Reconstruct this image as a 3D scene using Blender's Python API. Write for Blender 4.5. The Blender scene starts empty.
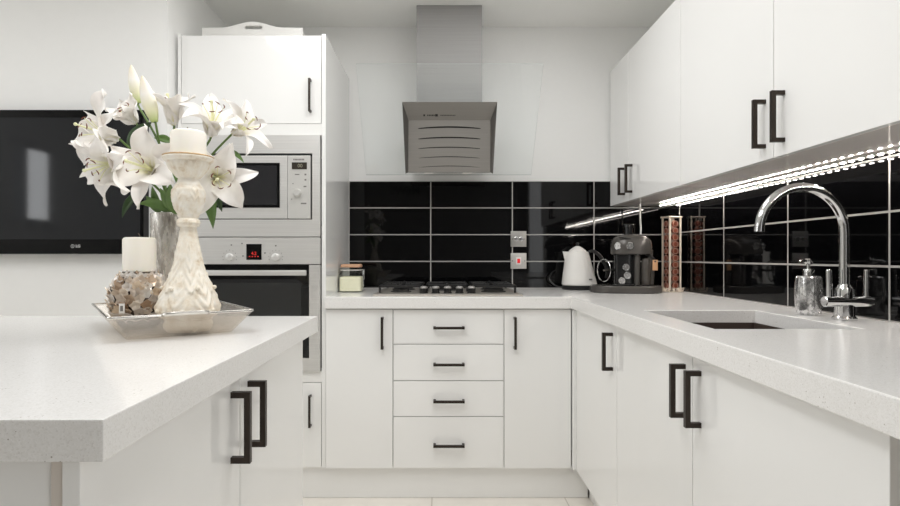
import bpy, bmesh, math, random
from mathutils import Vector, Matrix, noise
random.seed(7)
PI = math.pi
scene = bpy.context.scene
COL = scene.collection
F, CX, CY, HC = 550.0, 441.0, 256.5, 1.076        # lens in pixels, vanishing point, eye height

def at(px, py, d):
    return Vector(((px - CX) * d / F, d, HC - (py - CY) * d / F))

# ------------------------------------------------------------------ materials
def lin(c):
    return tuple(((v / 255.0) / 12.92 if v / 255.0 <= 0.04045 else ((v / 255.0 + 0.055) / 1.055) ** 2.4) for v in c)

class NT:
    def __init__(s, name):
        s.mat = bpy.data.materials.new(name); s.mat.use_nodes = True
        s.t = s.mat.node_tree; s.n = s.t.nodes; s.l = s.t.links
        s.b = s.n['Principled BSDF']; s.out = s.n['Material Output']
    def node(s, typ, **kw):
        n = s.n.new(typ)
        for k, v in kw.items(): setattr(n, k, v)
        return n
    def put(s, sock, v):
        if isinstance(v, bpy.types.NodeSocket): s.l.new(v, sock)
        elif v is not None: sock.default_value = v
    def math(s, op, a, b=None, c=None):
        n = s.node('ShaderNodeMath', operation=op)
        s.put(n.inputs[0], a)
        if b is not None: s.put(n.inputs[1], b)
        if c is not None: s.put(n.inputs[2], c)
        return n.outputs[0]
    def mix(s, fac, a, b):
        n = s.node('ShaderNodeMix', data_type='RGBA')
        s.put(n.inputs[0], fac)
        s.put(n.inputs[6], (*a, 1) if isinstance(a, tuple) else a)
        s.put(n.inputs[7], (*b, 1) if isinstance(b, tuple) else b)
        return n.outputs[2]
    def coord(s, scale=(1, 1, 1), kind='Object'):
        t = s.node('ShaderNodeTexCoord'); m = s.node('ShaderNodeMapping')
        s.l.new(t.outputs[kind], m.inputs[0]); m.inputs['Scale'].default_value = scale
        return m.outputs[0]
    def noise(s, vec, scale, detail=2, rough=0.5):
        n = s.node('ShaderNodeTexNoise'); s.l.new(vec, n.inputs['Vector'])
        n.inputs['Scale'].default_value = scale; n.inputs['Detail'].default_value = detail
        n.inputs['Roughness'].default_value = rough
        return n.outputs[0]
    def ramp(s, fac, stops, interp='LINEAR'):
        n = s.node('ShaderNodeValToRGB'); r = n.color_ramp; r.interpolation = interp
        s.put(n.inputs[0], fac)
        while len(r.elements) < len(stops): r.elements.new(0.5)
        for e, (p, c) in zip(r.elements, stops):
            e.position = p; e.color = (*c, 1) if len(c) == 3 else c
        return n.outputs[0]
    def bump(s, h, strength=0.3, dist=0.01):
        n = s.node('ShaderNodeBump'); s.put(n.inputs['Height'], h)
        n.inputs['Strength'].default_value = strength; n.inputs['Distance'].default_value = dist
        s.l.new(n.outputs[0], s.b.inputs['Normal']); return n

def pbr(name, c, rough=0.4, metal=0.0, spec=0.5, coat=0.0, emis=None, estr=0.0, grain=0.0, gscale=60.0, trans=0.0, sss=0.0, bump=0.0):
    m = NT(name); col = lin(c)
    m.b.inputs['Roughness'].default_value = rough; m.b.inputs['Metallic'].default_value = metal
    m.b.inputs['Specular IOR Level'].default_value = spec; m.b.inputs['Coat Weight'].default_value = coat
    m.b.inputs['Coat Roughness'].default_value = 0.04; m.b.inputs['Transmission Weight'].default_value = trans
    m.b.inputs['Base Color'].default_value = (*col, 1)
    if sss: m.b.inputs['Subsurface Weight'].default_value = sss; m.b.inputs['Subsurface Radius'].default_value = (0.012, 0.009, 0.006)
    if emis: m.b.inputs['Emission Color'].default_value = (*lin(emis), 1); m.b.inputs['Emission Strength'].default_value = estr
    if grain or bump:
        nz = m.noise(m.coord(), gscale, 3)
        if grain:
            d = tuple(v * (1 - grain) for v in col); u = tuple(min(1, v * (1 + grain)) for v in col)
            m.put(m.b.inputs['Base Color'], m.mix(nz, d, u))
        if bump: m.bump(nz, bump, 0.002)
    return m.mat

def steel(name, c, rough=0.3, axis='x', strength=0.08, metal=0.72):
    m = NT(name); col = lin(c)
    sc = {'x': (3, 400, 400), 'z': (400, 400, 3)}[axis]
    nz = m.noise(m.coord(sc), 1.0, 2)
    m.put(m.b.inputs['Base Color'], m.mix(nz, tuple(v * 0.86 for v in col), tuple(min(1, v * 1.1) for v in col)))
    m.b.inputs['Metallic'].default_value = metal
    m.put(m.b.inputs['Roughness'], m.math('MULTIPLY_ADD', nz, 0.12, rough - 0.06))
    m.bump(nz, strength, 0.001)
    return m.mat

def tiles(name, axis, off, pitch_u, z0, pitch_v, grout, tile_c, grout_c, rough, spec=0.5, vaxis='Z', wob=0.0):
    """stack-bonded tiles; axis = world axis that runs along a row"""
    m = NT(name); t = m.node('ShaderNodeNewGeometry'); s = m.node('ShaderNodeSeparateXYZ')
    m.l.new(t.outputs['Position'], s.inputs[0])
    def dist(sock, o, p):
        f = m.math('FRACT', m.math('DIVIDE', m.math('SUBTRACT', sock, o - 50 * p), p))
        return m.math('MULTIPLY', m.math('MINIMUM', f, m.math('SUBTRACT', 1.0, f)), p)
    d = m.math('MINIMUM', dist(s.outputs[axis], off, pitch_u), dist(s.outputs[vaxis], z0, pitch_v))
    g = m.math('LESS_THAN', d, grout / 2)
    nz = m.noise(m.coord((1, 1, 1)), 9.0, 3)
    tc = lin(tile_c)
    base = m.mix(nz, tuple(v * 0.9 for v in tc), tuple(v * 1.06 for v in tc))
    m.put(m.b.inputs['Base Color'], m.mix(g, base, lin(grout_c)))
    m.put(m.b.inputs['Roughness'], m.math('MULTIPLY_ADD', g, 0.7 - rough, rough))
    m.b.inputs['Specular IOR Level'].default_value = spec
    hgt = m.math('MULTIPLY', m.math('MINIMUM', d, grout), 1.0 / grout)
    m.bump(hgt, 0.15, 0.001)
    return m.mat

def quartz(name):
    m = NT(name); v = m.coord()
    vo = m.node('ShaderNodeTexVoronoi'); m.l.new(v, vo.inputs['Vector']); vo.inputs['Scale'].default_value = 520
    spk = m.ramp(vo.outputs['Color'], [(0.0, lin((222, 220, 218))), (0.3, lin((234, 233, 231))), (0.7, lin((238, 237, 236))), (1.0, lin((243, 242, 241)))])
    big = m.node('ShaderNodeTexVoronoi'); m.l.new(v, big.inputs['Vector']); big.inputs['Scale'].default_value = 130
    sel = m.math('LESS_THAN', big.outputs['Distance'], 0.13)
    nn = m.noise(v, 30, 1)
    dark = m.math('MULTIPLY', sel, m.math('GREATER_THAN', nn, 0.62))
    lite = m.math('MULTIPLY', sel, m.math('LESS_THAN', nn, 0.36))
    c = m.mix(dark, spk, lin((176, 170, 164))); c = m.mix(m.math('MULTIPLY', lite, .6), c, lin((238, 237, 235)))
    m.put(m.b.inputs['Base Color'], c)
    m.b.inputs['Roughness'].default_value = 0.17; m.b.inputs['Specular IOR Level'].default_value = 0.4
    return m.mat

def clear_glass(name, tint=(236, 242, 240), refl_rough=0.0):
    m = NT(name); m.n.remove(m.b)
    tr = m.node('ShaderNodeBsdfTransparent'); tr.inputs[0].default_value = (*lin(tint), 1)
    gl = m.node('ShaderNodeBsdfGlossy'); gl.inputs['Roughness'].default_value = refl_rough
    fr = m.node('ShaderNodeFresnel'); fr.inputs[0].default_value = 1.45
    ge = m.node('ShaderNodeNewGeometry'); mx = m.node('ShaderNodeMixShader')
    m.l.new(m.math('MULTIPLY', fr.outputs[0], m.math('SUBTRACT', 1.0, ge.outputs['Backfacing'])), mx.inputs[0])
    m.l.new(tr.outputs[0], mx.inputs[1]); m.l.new(gl.outputs[0], mx.inputs[2]); m.l.new(mx.outputs[0], m.out.inputs[0])
    return m.mat

M = {}
M['wall'] = pbr('wall_paint', (244, 244, 243), 0.6, grain=0.012, gscale=40, bump=0.03)
M['rear_dim'] = pbr('dimmed_rear_wall', (120, 118, 116), 0.7, grain=0.02)  # grey stands in for the dimness of the unseen rear of the room
M['ceiling'] = pbr('ceiling_paint', (243, 243, 241), 0.75, grain=0.01)
M['gloss'] = pbr('gloss_white_door', (243, 243, 242), 0.07, spec=0.5, grain=0.004, gscale=3)
M['carcass'] = pbr('white_board', (240, 240, 238), 0.35, grain=0.01)
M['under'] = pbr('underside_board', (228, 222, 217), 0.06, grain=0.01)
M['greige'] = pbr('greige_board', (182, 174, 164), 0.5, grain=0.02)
M['post'] = pbr('beige_edge', (214, 206, 198), 0.5, grain=0.02)
M['handle'] = pbr('dark_bronze', (62, 55, 50), 0.38, metal=0.75, grain=0.05)
M['quartz'] = quartz('speckled_quartz')
M['steel'] = steel('brushed_steel', (226, 225, 223), 0.42)
M['steel_v'] = steel('chimney_steel', (166, 165, 164), 0.65, 'x', metal=0.3)
M['hob_steel'] = steel('hob_steel', (200, 194, 186), 0.4)
M['hood'] = steel('hood_steel', (152, 149, 145), 0.5, 'x', metal=0.6)
M['hood_dark'] = steel('hood_side_steel', (118, 115, 112), 0.45, 'z')
M['cap_grey'] = pbr('grey_knob_cap', (150, 148, 146), 0.4, metal=0.4, grain=0.04)
M['burner'] = pbr('burner_alloy', (62, 61, 60), 0.5, metal=0.6, grain=0.06)
M['chrome'] = pbr('chrome', (214, 214, 214), 0.07, metal=1.0, grain=0.01)
M['black_glass'] = pbr('black_glass', (13, 13, 14), 0.03, grain=0.02)
M['mw_glass'] = pbr('microwave_glass', (44, 44, 46), 0.05, grain=0.03)
M['oven_in'] = pbr('oven_window', (40, 41, 41), 0.04, grain=0.05, gscale=9)
M['black_plastic'] = pbr('black_plastic', (20, 20, 21), 0.32, grain=0.05)
M['iron'] = pbr('cast_iron', (22, 22, 23), 0.42, grain=0.1, gscale=200, bump=0.1)
M['gap'] = pbr('dark_gap', (12, 12, 12), 0.8, grain=0.02)
M['silver_plastic'] = pbr('silver_panel', (214, 213, 210), 0.35, metal=0.4, grain=0.01)
M['mark'] = pbr('grey_marking', (120, 118, 116), 0.5, grain=0.02)
M['print'] = pbr('black_print', (18, 18, 18), 0.5, grain=0.02)
M['lcd'] = pbr('lcd', (58, 54, 48), 0.2, grain=0.02)
M['lcd_digit'] = pbr('lcd_digit', (120, 118, 105), 0.4, emis=(150, 145, 120), estr=0.25, grain=0.02)
M['red_digit'] = pbr('red_digit', (200, 40, 35), 0.4, emis=(215, 45, 40), estr=0.25, grain=0.02)
M['red_lamp'] = pbr('red_lamp', (200, 30, 38), 0.3, emis=(225, 30, 40), estr=0.35, grain=0.02)
M['white_plastic'] = pbr('white_plastic', (235, 233, 230), 0.35, grain=0.01)
M['logo'] = pbr('logo_silver', (190, 190, 190), 0.4, grain=0.02)
M['screen'] = pbr('tv_screen', (40, 41, 43), 0.06, spec=0.18, grain=0.02)
M['bezel'] = pbr('tv_bezel', (9, 9, 10), 0.1, spec=0.2, grain=0.02)
M['sink'] = pbr('brown_composite', (66, 55, 49), 0.45, grain=0.12, gscale=400, bump=0.05)
M['led'] = pbr('led_chip', (255, 250, 240), 0.4, emis=(255, 247, 238), estr=190, grain=0.0)
M['alu'] = pbr('aluminium_profile', (225, 222, 218), 0.3, metal=0.5, grain=0.02)
M['wax'] = pbr('ivory_wax', (245, 240, 230), 0.45, sss=0.25, grain=0.01, gscale=20)
M['wick'] = pbr('wick', (90, 80, 70), 0.8, grain=0.1)
M['stem'] = pbr('stem_green', (96, 122, 62), 0.5, grain=0.1, gscale=30)
M['leaf'] = pbr('leaf_green', (98, 130, 68), 0.4, grain=0.25, gscale=25)
M['leaf_dark'] = pbr('leaf_dark_green', (52, 76, 42), 0.36, grain=0.25, gscale=25)
M['anther'] = pbr('rust_pollen', (110, 58, 44), 0.8, grain=0.2, gscale=300)
M['filament'] = pbr('filament', (232, 232, 190), 0.5, grain=0.03)
M['wood_lid'] = pbr('cork_lid', (214, 168, 136), 0.6, grain=0.12, gscale=60)
M['tan'] = pbr('tan_tag', (196, 152, 112), 0.55, grain=0.08)
M['cream'] = pbr('cream_fill', (248, 243, 222), 0.7, grain=0.05, gscale=80)
M['machine'] = pbr('anthracite_plastic', (86, 83, 80), 0.26, metal=0.25, grain=0.05)
M['machine_dk'] = pbr('machine_black', (26, 26, 27), 0.16, grain=0.05)
M['tank'] = pbr('smoked_tank', (70, 66, 62), 0.15, grain=0.06)
M['capsule'] = pbr('copper_capsule', (146, 78, 58), 0.38, metal=0.35, grain=0.08)
M['capsule_rim'] = pbr('capsule_rim', (206, 172, 154), 0.35, metal=0.4, grain=0.05)
M['wire'] = pbr('cream_wire', (232, 220, 204), 0.4, grain=0.03)
M['kettle'] = pbr('kettle_white', (236, 234, 230), 0.28, grain=0.01)
M['tray_paint'] = pbr('tray_white_paint', (240, 239, 236), 0.4, grain=0.02)
M['outside'] = pbr('daylight_view', (230, 236, 245), 0.8, emis=(228, 236, 250), estr=2.2)
M['upvc'] = pbr('window_frame_white', (240, 240, 238), 0.3, grain=0.01)
M['sign'] = pbr('sign_grey', (128, 126, 124), 0.5, grain=0.05)
M['glass'] = clear_glass('clear_glass', (254, 255, 255))
M['glass_edge'] = pbr('glass_edge', (176, 182, 180), 0.3, grain=0.02)
M['jar_glass'] = clear_glass('jar_glass', (254, 255, 253))
M['tile_back'] = tiles('black_tile_back', 'X', -0.509, 0.452, 0.9010, 0.1480, 0.0062, (6, 6, 7), (168, 166, 163), 0.035, 0.28)
M['tile_right'] = tiles('black_tile_right', 'Y', 2.781, 0.4335, 0.9010, 0.1480, 0.0062, (6, 6, 7), (168, 166, 163), 0.035, 0.28)
M['floor'] = tiles('cream_floor_tile', 'X', -0.040, 0.592, 2.50, 0.592, 0.005, (236, 231, 223), (186, 179, 169), 0.16, vaxis='Y')

def dispenser_mat():
    m = NT('crackled_mirror_mosaic'); v = m.coord()
    vo = m.node('ShaderNodeTexVoronoi'); m.l.new(v, vo.inputs['Vector']); vo.inputs['Scale'].default_value = 135
    m.put(m.b.inputs['Base Color'], m.ramp(vo.outputs['Color'], [(0.0, lin((150, 150, 150))), (0.5, lin((206, 206, 206))), (1.0, lin((244, 244, 244)))]))
    m.b.inputs['Metallic'].default_value = 0.85; m.b.inputs['Roughness'].default_value = 0.16
    m.bump(vo.outputs['Color'], 0.9, 0.004); return m.mat
M['mosaic'] = dispenser_mat()

def mercury(name, streak):
    m = NT(name); v = m.coord((1, 1, streak))
    nz = m.noise(v, 90, 4, 0.65); n2 = m.noise(v, 22, 3)
    f = m.math('MULTIPLY_ADD', nz, 0.6, m.math('MULTIPLY', n2, 0.45))
    m.put(m.b.inputs['Base Color'], m.ramp(f, [(0.32, lin((104, 96, 88))), (0.46, lin((186, 180, 172))), (0.6, lin((226, 223, 218))), (0.8, lin((240, 238, 235)))]))
    m.b.inputs['Metallic'].default_value = 0.5
    m.put(m.b.inputs['Roughness'], m.math('MULTIPLY_ADD', nz, 0.3, 0.12))
    m.bump(nz, 0.35, 0.004); return m.mat
M['core'] = pbr('brown_core', (72, 60, 50), 0.5, metal=0.2, grain=0.2)
M['vase'] = mercury('mercury_glass', 0.3)

def tray_mat():
    m = NT('silvered_glass'); v = m.coord()
    nz = m.noise(v, 35, 4, 0.6)
    m.put(m.b.inputs['Base Color'], m.ramp(nz, [(0.3, lin((200, 194, 186))), (0.5, lin((226, 223, 219))), (0.75, lin((242, 241, 239)))]))
    m.b.inputs['Metallic'].default_value = 0.3
    m.put(m.b.inputs['Roughness'], m.math('MULTIPLY_ADD', nz, 0.25, 0.08))
    m.bump(nz, 0.12, 0.004)
    tr = m.node('ShaderNodeBsdfTransparent'); tr.inputs[0].default_value = (0.93, 0.9, 0.86, 1)
    mx = m.node('ShaderNodeMixShader'); mx.inputs[0].default_value = 0.66
    m.l.new(m.b.outputs[0], mx.inputs[1]); m.l.new(tr.outputs[0], mx.inputs[2]); m.l.new(mx.outputs[0], m.out.inputs[0])
    return m.mat
M['tray'] = tray_mat()
M['tray_rim'] = pbr('silver_rim', (220, 217, 212), 0.22, metal=0.9, grain=0.06, gscale=40)

def shard_mat():
    m = NT('mother_of_pearl_shards')
    a = m.node('ShaderNodeAttribute', attribute_name='tone')
    c = m.ramp(a.outputs['Fac'], [(0.0, lin((170, 142, 116))), (0.25, lin((206, 186, 164))), (0.5, lin((224, 220, 216))), (0.75, lin((230, 212, 188))), (1.0, lin((242, 240, 237)))])
    nz = m.noise(m.coord(), 70, 3)
    m.put(m.b.inputs['Base Color'], m.mix(m.math('MULTIPLY', nz, 0.22), c, lin((150, 128, 108))))
    m.b.inputs['Metallic'].default_value = 0.3; m.b.inputs['Roughness'].default_value = 0.3
    m.bump(nz, 0.25, 0.003); return m.mat
M['shard'] = shard_mat()

def antique_mat():
    m = NT('antique_cream_carving'); v = m.coord()
    nz = m.noise(v, 45, 4, 0.6)
    m.put(m.b.inputs['Base Color'], m.ramp(nz, [(0.28, lin((214, 196, 170))), (0.45, lin((238, 229, 213))), (0.7, lin((247, 243, 234)))]))
    m.b.inputs['Roughness'].default_value = 0.4
    m.bump(m.noise(v, 160, 3), 0.25, 0.002); return m.mat
M['antique'] = antique_mat()
M['gold'] = pbr('worn_gold_edge', (196, 164, 120), 0.45, metal=0.35, grain=0.2, gscale=90)

def petal_mat():
    m = NT('lily_petal'); uv = m.node('ShaderNodeUVMap'); s = m.node('ShaderNodeSeparateXYZ'); m.l.new(uv.outputs[0], s.inputs[0])
    throat = m.ramp(s.outputs['Y'], [(0.0, (1, 1, 1)), (0.16, (0.6, 0.6, 0.6)), (0.42, (0, 0, 0))])
    mid = m.ramp(m.math('ABSOLUTE', m.math('SUBTRACT', s.outputs['X'], 0.5)), [(0.0, (1, 1, 1)), (0.06, (0.8, 0.8, 0.8)), (0.2, (0, 0, 0))])
    nz = m.noise(m.coord(), 60, 2)
    c = m.mix(nz, lin((252, 248, 245)), lin((254, 253, 251)))
    c = m.mix(m.math('MULTIPLY', m.math('MULTIPLY', throat, mid), 0.9), c, lin((222, 216, 120)))
    m.put(m.b.inputs['Base Color'], c); m.b.inputs['Roughness'].default_value = 0.5
    tl = m.node('ShaderNodeBsdfTranslucent'); m.l.new(c, tl.inputs[0])
    mx = m.node('ShaderNodeMixShader'); mx.inputs[0].default_value = 0.22
    m.l.new(m.b.outputs[0], mx.inputs[1]); m.l.new(tl.outputs[0], mx.inputs[2]); m.l.new(mx.outputs[0], m.out.inputs[0])
    return m.mat
M['petal'] = petal_mat()

def bud_mat():
    m = NT('lily_bud'); uv = m.node('ShaderNodeUVMap'); s = m.node('ShaderNodeSeparateXYZ'); m.l.new(uv.outputs[0], s.inputs[0])
    c = m.ramp(s.outputs['Y'], [(0.0, lin((190, 206, 130))), (0.25, lin((236, 234, 200))), (0.6, lin((248, 244, 236))), (1.0, lin((240, 228, 204)))])
    m.put(m.b.inputs['Base Color'], c); m.b.inputs['Roughness'].default_value = 0.5
    m.b.inputs['Subsurface Weight'].default_value = 0.1; m.b.inputs['Subsurface Radius'].default_value = (0.006, 0.005, 0.003)
    return m.mat
M['bud'] = bud_mat()

# ------------------------------------------------------------------ mesh helpers
class MB:
    def __init__(s): s.v = []; s.f = []; s.mi = []; s.uv = None
    def add(s, vs, fs, mi=0, xf=None):
        o = len(s.v)
        s.v += [(xf @ Vector(v)) if xf is not None else Vector(v) for v in vs]
        s.f += [tuple(o + i for i in f) for f in fs]; s.mi += [mi] * len(fs); return s
    def bm(s, b, mi=0, xf=None):
        b.verts.index_update(); b.faces.ensure_lookup_table()
        s.add([v.co.copy() for v in b.verts], [[v.index for v in f.verts] for f in b.faces], mi, xf); b.free(); return s
    def box(s, x0, x1, y0, y1, z0, z1, b=0.0, mi=0, xf=None, seg=2):
        t = bmesh.new(); bmesh.ops.create_cube(t, size=1.0)
        for v in t.verts:
            v.co = Vector(((x0 + x1) / 2 + v.co.x * (x1 - x0), (y0 + y1) / 2 + v.co.y * (y1 - y0), (z0 + z1) / 2 + v.co.z * (z1 - z0)))
        if b > 0: bmesh.ops.bevel(t, geom=list(t.edges), offset=b, segments=seg, affect='EDGES', profile=0.6)
        return s.bm(t, mi, xf)
    def lathe(s, prof, n=32, xf=None, mi=0, mod=None, cap=True):
        vs = []; fs = []
        for (r, z) in prof:
            for i in range(n):
                a = 2 * PI * i / n; rr = r * (mod(a, z) if mod else 1)
                vs.append((rr * math.cos(a), rr * math.sin(a), z))
        for j in range(len(prof) - 1):
            for i in range(n):
                k = (i + 1) % n; fs.append((j * n + i, j * n + k, (j + 1) * n + k, (j + 1) * n + i))
        if cap:
            if prof[0][0] > 1e-5: fs.append(tuple(reversed(range(n))))
            if prof[-1][0] > 1e-5: fs.append(tuple((len(prof) - 1) * n + i for i in range(n)))
        return s.add(vs, fs, mi, xf)
    def tube(s, pts, r, n=12, mi=0, cap=True, xf=None):
        pts = [Vector(p) for p in pts]; N = len(pts); vs = []; fs = []
        rs = r if isinstance(r, (list, tuple)) else [r] * N
        up = None
        for i, p in enumerate(pts):
            t = (pts[min(i + 1, N - 1)] - pts[max(i - 1, 0)]).normalized()
            if up is None: up = t.orthogonal().normalized()
            up = (up - t * up.dot(t)); up = up.normalized() if up.length > 1e-6 else t.orthogonal().normalized()
            w = t.cross(up)
            for k in range(n):
                a = 2 * PI * k / n; vs.append(p + (up * math.cos(a) + w * math.sin(a)) * rs[i])
        for i in range(N - 1):
            for k in range(n):
                q = (k + 1) % n; fs.append((i * n + k, i * n + q, (i + 1) * n + q, (i + 1) * n + k))
        if cap: fs.append(tuple(reversed(range(n)))); fs.append(tuple((N - 1) * n + k for k in range(n)))
        return s.add(vs, fs, mi, xf)
    def prism(s, poly, lo, hi, axis='z', mi=0, xf=None):
        """extrude a closed 2-D outline; axis z: poly=(x,y); axis y: poly=(x,z); axis x: poly=(y,z)"""
        n = len(poly)
        def P(p, h): return {'z': (p[0], p[1], h), 'y': (p[0], h, p[1]), 'x': (h, p[0], p[1])}[axis]
        vs = [P(p, lo) for p in poly] + [P(p, hi) for p in poly]
        fs = [tuple(range(n)), tuple(range(2 * n - 1, n - 1, -1))]
        for i in range(n):
            j = (i + 1) % n; fs.append((i, i + n, j + n, j))
        return s.add(vs, fs, mi, xf)
    def grid(s, fn, nu, nv, mi=0, xf=None):
        vs = [fn(i / nu, j / nv) for j in range(nv + 1) for i in range(nu + 1)]
        fs = [(j * (nu + 1) + i, j * (nu + 1) + i + 1, (j + 1) * (nu + 1) + i + 1, (j + 1) * (nu + 1) + i) for j in range(nv) for i in range(nu)]
        return s.add(vs, fs, mi, xf)
    def ball(s, c, r, mi=0, sq=1.0, n=14):
        pr = [(max(r * math.sin(PI * k / 8), 0.0), -r * sq * math.cos(PI * k / 8)) for k in range(9)]
        return s.lathe(pr, n, Matrix.Translation(Vector(c)), mi)

def link(o): COL.objects.link(o); return o

def build(name, mb, mats, parent=None, smooth=True, angle=35, uv=None, fix=True):
    me = bpy.data.meshes.new(name)
    vs = mb.v
    base = Vector((0, 0, 0))
    if parent is None:
        lo = [min(v[i] for v in vs) for i in range(3)]; hi = [max(v[i] for v in vs) for i in range(3)]
        base = Vector(((lo[0] + hi[0]) / 2, (lo[1] + hi[1]) / 2, lo[2])); vs = [v - base for v in vs]
    me.from_pydata([tuple(v) for v in vs], [], mb.f)
    for m in (mats if isinstance(mats, (list, tuple)) else [mats]): me.materials.append(m)
    me.polygons.foreach_set('material_index', mb.mi)
    if uv:
        lay = me.uv_layers.new(name='UVMap')
        for lp in me.loops: lay.data[lp.index].uv = uv[lp.vertex_index]
    me.update()
    if fix:
        b = bmesh.new(); b.from_mesh(me); bmesh.ops.recalc_face_normals(b, faces=list(b.faces)); b.to_mesh(me); b.free()
    if smooth:
        me.polygons.foreach_set('use_smooth', [True] * len(me.polygons)); me.set_sharp_from_angle(angle=math.radians(angle))
    o = link(bpy.data.objects.new(name, me))
    if parent is None: o.location = base
    else:
        o.parent = parent
        if parent.type == 'EMPTY' and parent.get('_w') is not None: o.matrix_parent_inverse = Matrix.Translation(-Vector(parent['_w']))
    return o

def tag(o, label, cat, group=None):
    o['label'] = label; o['category'] = cat
    if group: o['group'] = group
    return o

def thing(name, label, cat, loc, rotz=0.0, group=None, world=True):
    """Empty at the base; world=True: parts are given in room coordinates, else in the thing's own."""
    o = link(bpy.data.objects.new(name, None)); o.location = loc; o.rotation_euler = (0, 0, rotz); o.empty_display_size = 0.05
    if world: o['_w'] = tuple(loc)
    return tag(o, label, cat, group)

def struct(name, mb, mat):
    o = build(name, mb, mat, smooth=False); o['kind'] = 'structure'; return o

def bx(*a, **k): return MB().box(*a, **k)

def text_mb(txt, size, origin, right, up, depth=0.0006, weight=0.0):
    cu = bpy.data.curves.new('t', 'FONT'); cu.body = txt; cu.size = size; cu.extrude = depth; cu.align_x = 'CENTER'; cu.align_y = 'CENTER'; cu.offset = weight
    ob = bpy.data.objects.new('t', cu); COL.objects.link(ob)
    me = bpy.data.meshes.new_from_object(ob.evaluated_get(bpy.context.evaluated_depsgraph_get()))
    right = Vector(right).normalized(); up = Vector(up).normalized(); nrm = right.cross(up)
    xf = Matrix(((right.x, up.x, nrm.x, origin[0]), (right.y, up.y, nrm.y, origin[1]), (right.z, up.z, nrm.z, origin[2]), (0, 0, 0, 1)))
    mb = MB().add([v.co.copy() for v in me.vertices], [tuple(p.vertices) for p in me.polygons], 0, xf)
    bpy.data.objects.remove(ob); bpy.data.curves.remove(cu); bpy.data.meshes.remove(me)
    return mb

def handle(parent, p0, p1, out, proj=0.035, w=0.0115, name='handle'):
    """square-section bow handle from p0 to p1 (points on the door face)"""
    p0 = Vector(p0); p1 = Vector(p1); out = Vector(out); ax = (p1 - p0).normalized(); side = ax.cross(out)
    def bar(a, b, hw, hd, A, B, C):
        pass
    mb = MB(); h = w / 2
    def boxv(o, ex, ey, ez):
        vs = [o + ex * i + ey * j + ez * k for k in (0, 1) for j in (0, 1) for i in (0, 1)]
        mb.add(vs, [(0, 2, 3, 1), (4, 5, 7, 6), (0, 1, 5, 4), (2, 6, 7, 3), (0, 4, 6, 2), (1, 3, 7, 5)])
    L = (p1 - p0)
    boxv(p0 - side * h + out * (proj - w), L, side * w, out * w)
    boxv(p0 - side * h, ax * w, side * w, out * (proj - w))
    boxv(p1 - side * h - ax * w, ax * w, side * w, out * (proj - w))
    return build(name, mb, M['handle'], parent, smooth=False)

# ------------------------------------------------------------------ the room
YB, XR, ZC = 3.053, 1.215, 2.35
XL, YR = -3.0, -1.6
struct('floor', bx(XL - .1, XR + .1, YR - .1, YB + .1, -0.08, 0), M['floor'])
struct('ceiling', bx(XL - .1, XR + .1, YR - .1, YB + .1, ZC, ZC + 0.08), M['ceiling'])
struct('wall_back', bx(-1.19, XR + .1, YB, YB + 0.1, 0.001, ZC), M['wall'])
struct('wall_right', bx(XR, XR + .1, YR, YB, 0.001, ZC), M['wall'])
struct('wall_tv', bx(XL, -1.180, 2.370, YB + 0.1, 0.001, ZC), M['wall'])
# left wall with a window opening, solid unseen rear wall darkened for dimness
w = MB(); WY0, WY1, WZ0, WZ1 = 0.40, 0.80, 1.28, 1.92
w.box(XL - .1, XL, YR, WY0, 0.001, ZC).box(XL - .1, XL, WY1, 2.37, 0.001, ZC).box(XL - .1, XL, WY0, WY1, 0.001, WZ0).box(XL - .1, XL, WY0, WY1, WZ1, ZC)
struct('wall_left', w, M['wall'])
struct('wall_rear', bx(XL, XR, YR - .1, YR, 0.001, ZC), M['rear_dim'])
wf = MB()
for (a, b) in ((WY0, WY0 + .06), ((WY0 + WY1) / 2 - .04, (WY0 + WY1) / 2 + .04), (WY1 - .06, WY1)): wf.box(XL - .08, XL - .02, a, b, WZ0, WZ1, 0.004)
wf.box(XL - .08, XL - .02, WY0, WY1, WZ0, WZ0 + .06, 0.004).box(XL - .08, XL - .02, WY0, WY1, WZ1 - .06, WZ1, 0.004)
win = build('window_1', wf, M['upvc'], smooth=False); win['kind'] = 'structure'
g = build('window_glass', bx(XL - .055, XL - .045, WY0 + .05, WY1 - .05, WZ0 + .05, WZ1 - .05), M['glass'], win, smooth=False)
g.matrix_parent_inverse = Matrix.Translation(-win.location)
# tile cladding
tb = struct('wall_tiles_back', bx(-0.509, XR, YB - 0.008, YB - 0.0005, 0.9005, 1.4925), M['tile_back'])
tr = struct('wall_tiles_right', bx(XR - 0.008, XR - 0.0005, -0.2, YB - 0.0085, 0.9005, 1.4925), M['tile_right'])

# ------------------------------------------------------------------ tall housing for the ovens
TX0, TX1, TF = -1.163, -0.509, 2.43
t = thing('tall_cabinet', 'tall glossy white cabinet housing the microwave and the built-in oven', 'cabinet', (-0.836, 2.74, 0.0))
c = MB()
c.box(TX1 - .018, TX1, TF, YB - .001, .143, 2.060, .001)
build('side_panel', c, M['gloss'], t, smooth=False)
build('side_panel', bx(TX0, TX0 + .014, TF, YB - .001, .143, 2.060, .001), M['gloss'], t, smooth=False)
c = MB()
for (z0, z1) in ((2.042, 2.060), (1.612, 1.662), (0.520, 0.568), (.143, .16)):
    c.box(TX0 + .014, TX1 - .018, TF + (0.002 if z0 in (1.612, .520) else 0.021), YB - .002, z0, z1)
c.box(TX0 + .014, TX1 - .018, YB - .02, YB - .002, .143, 2.042)
build('carcass', c, M['carcass'], t, smooth=False)
d = build('door', bx(TX0 + .0165, TX1 - .0205, TF, TF + .02, 1.6635, 2.052, .0015), M['gloss'], t, smooth=False)
handle(d, at(310.6, 112.6, TF), at(310.6, 80, TF), (0, -1, 0), .03, .009)
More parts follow.
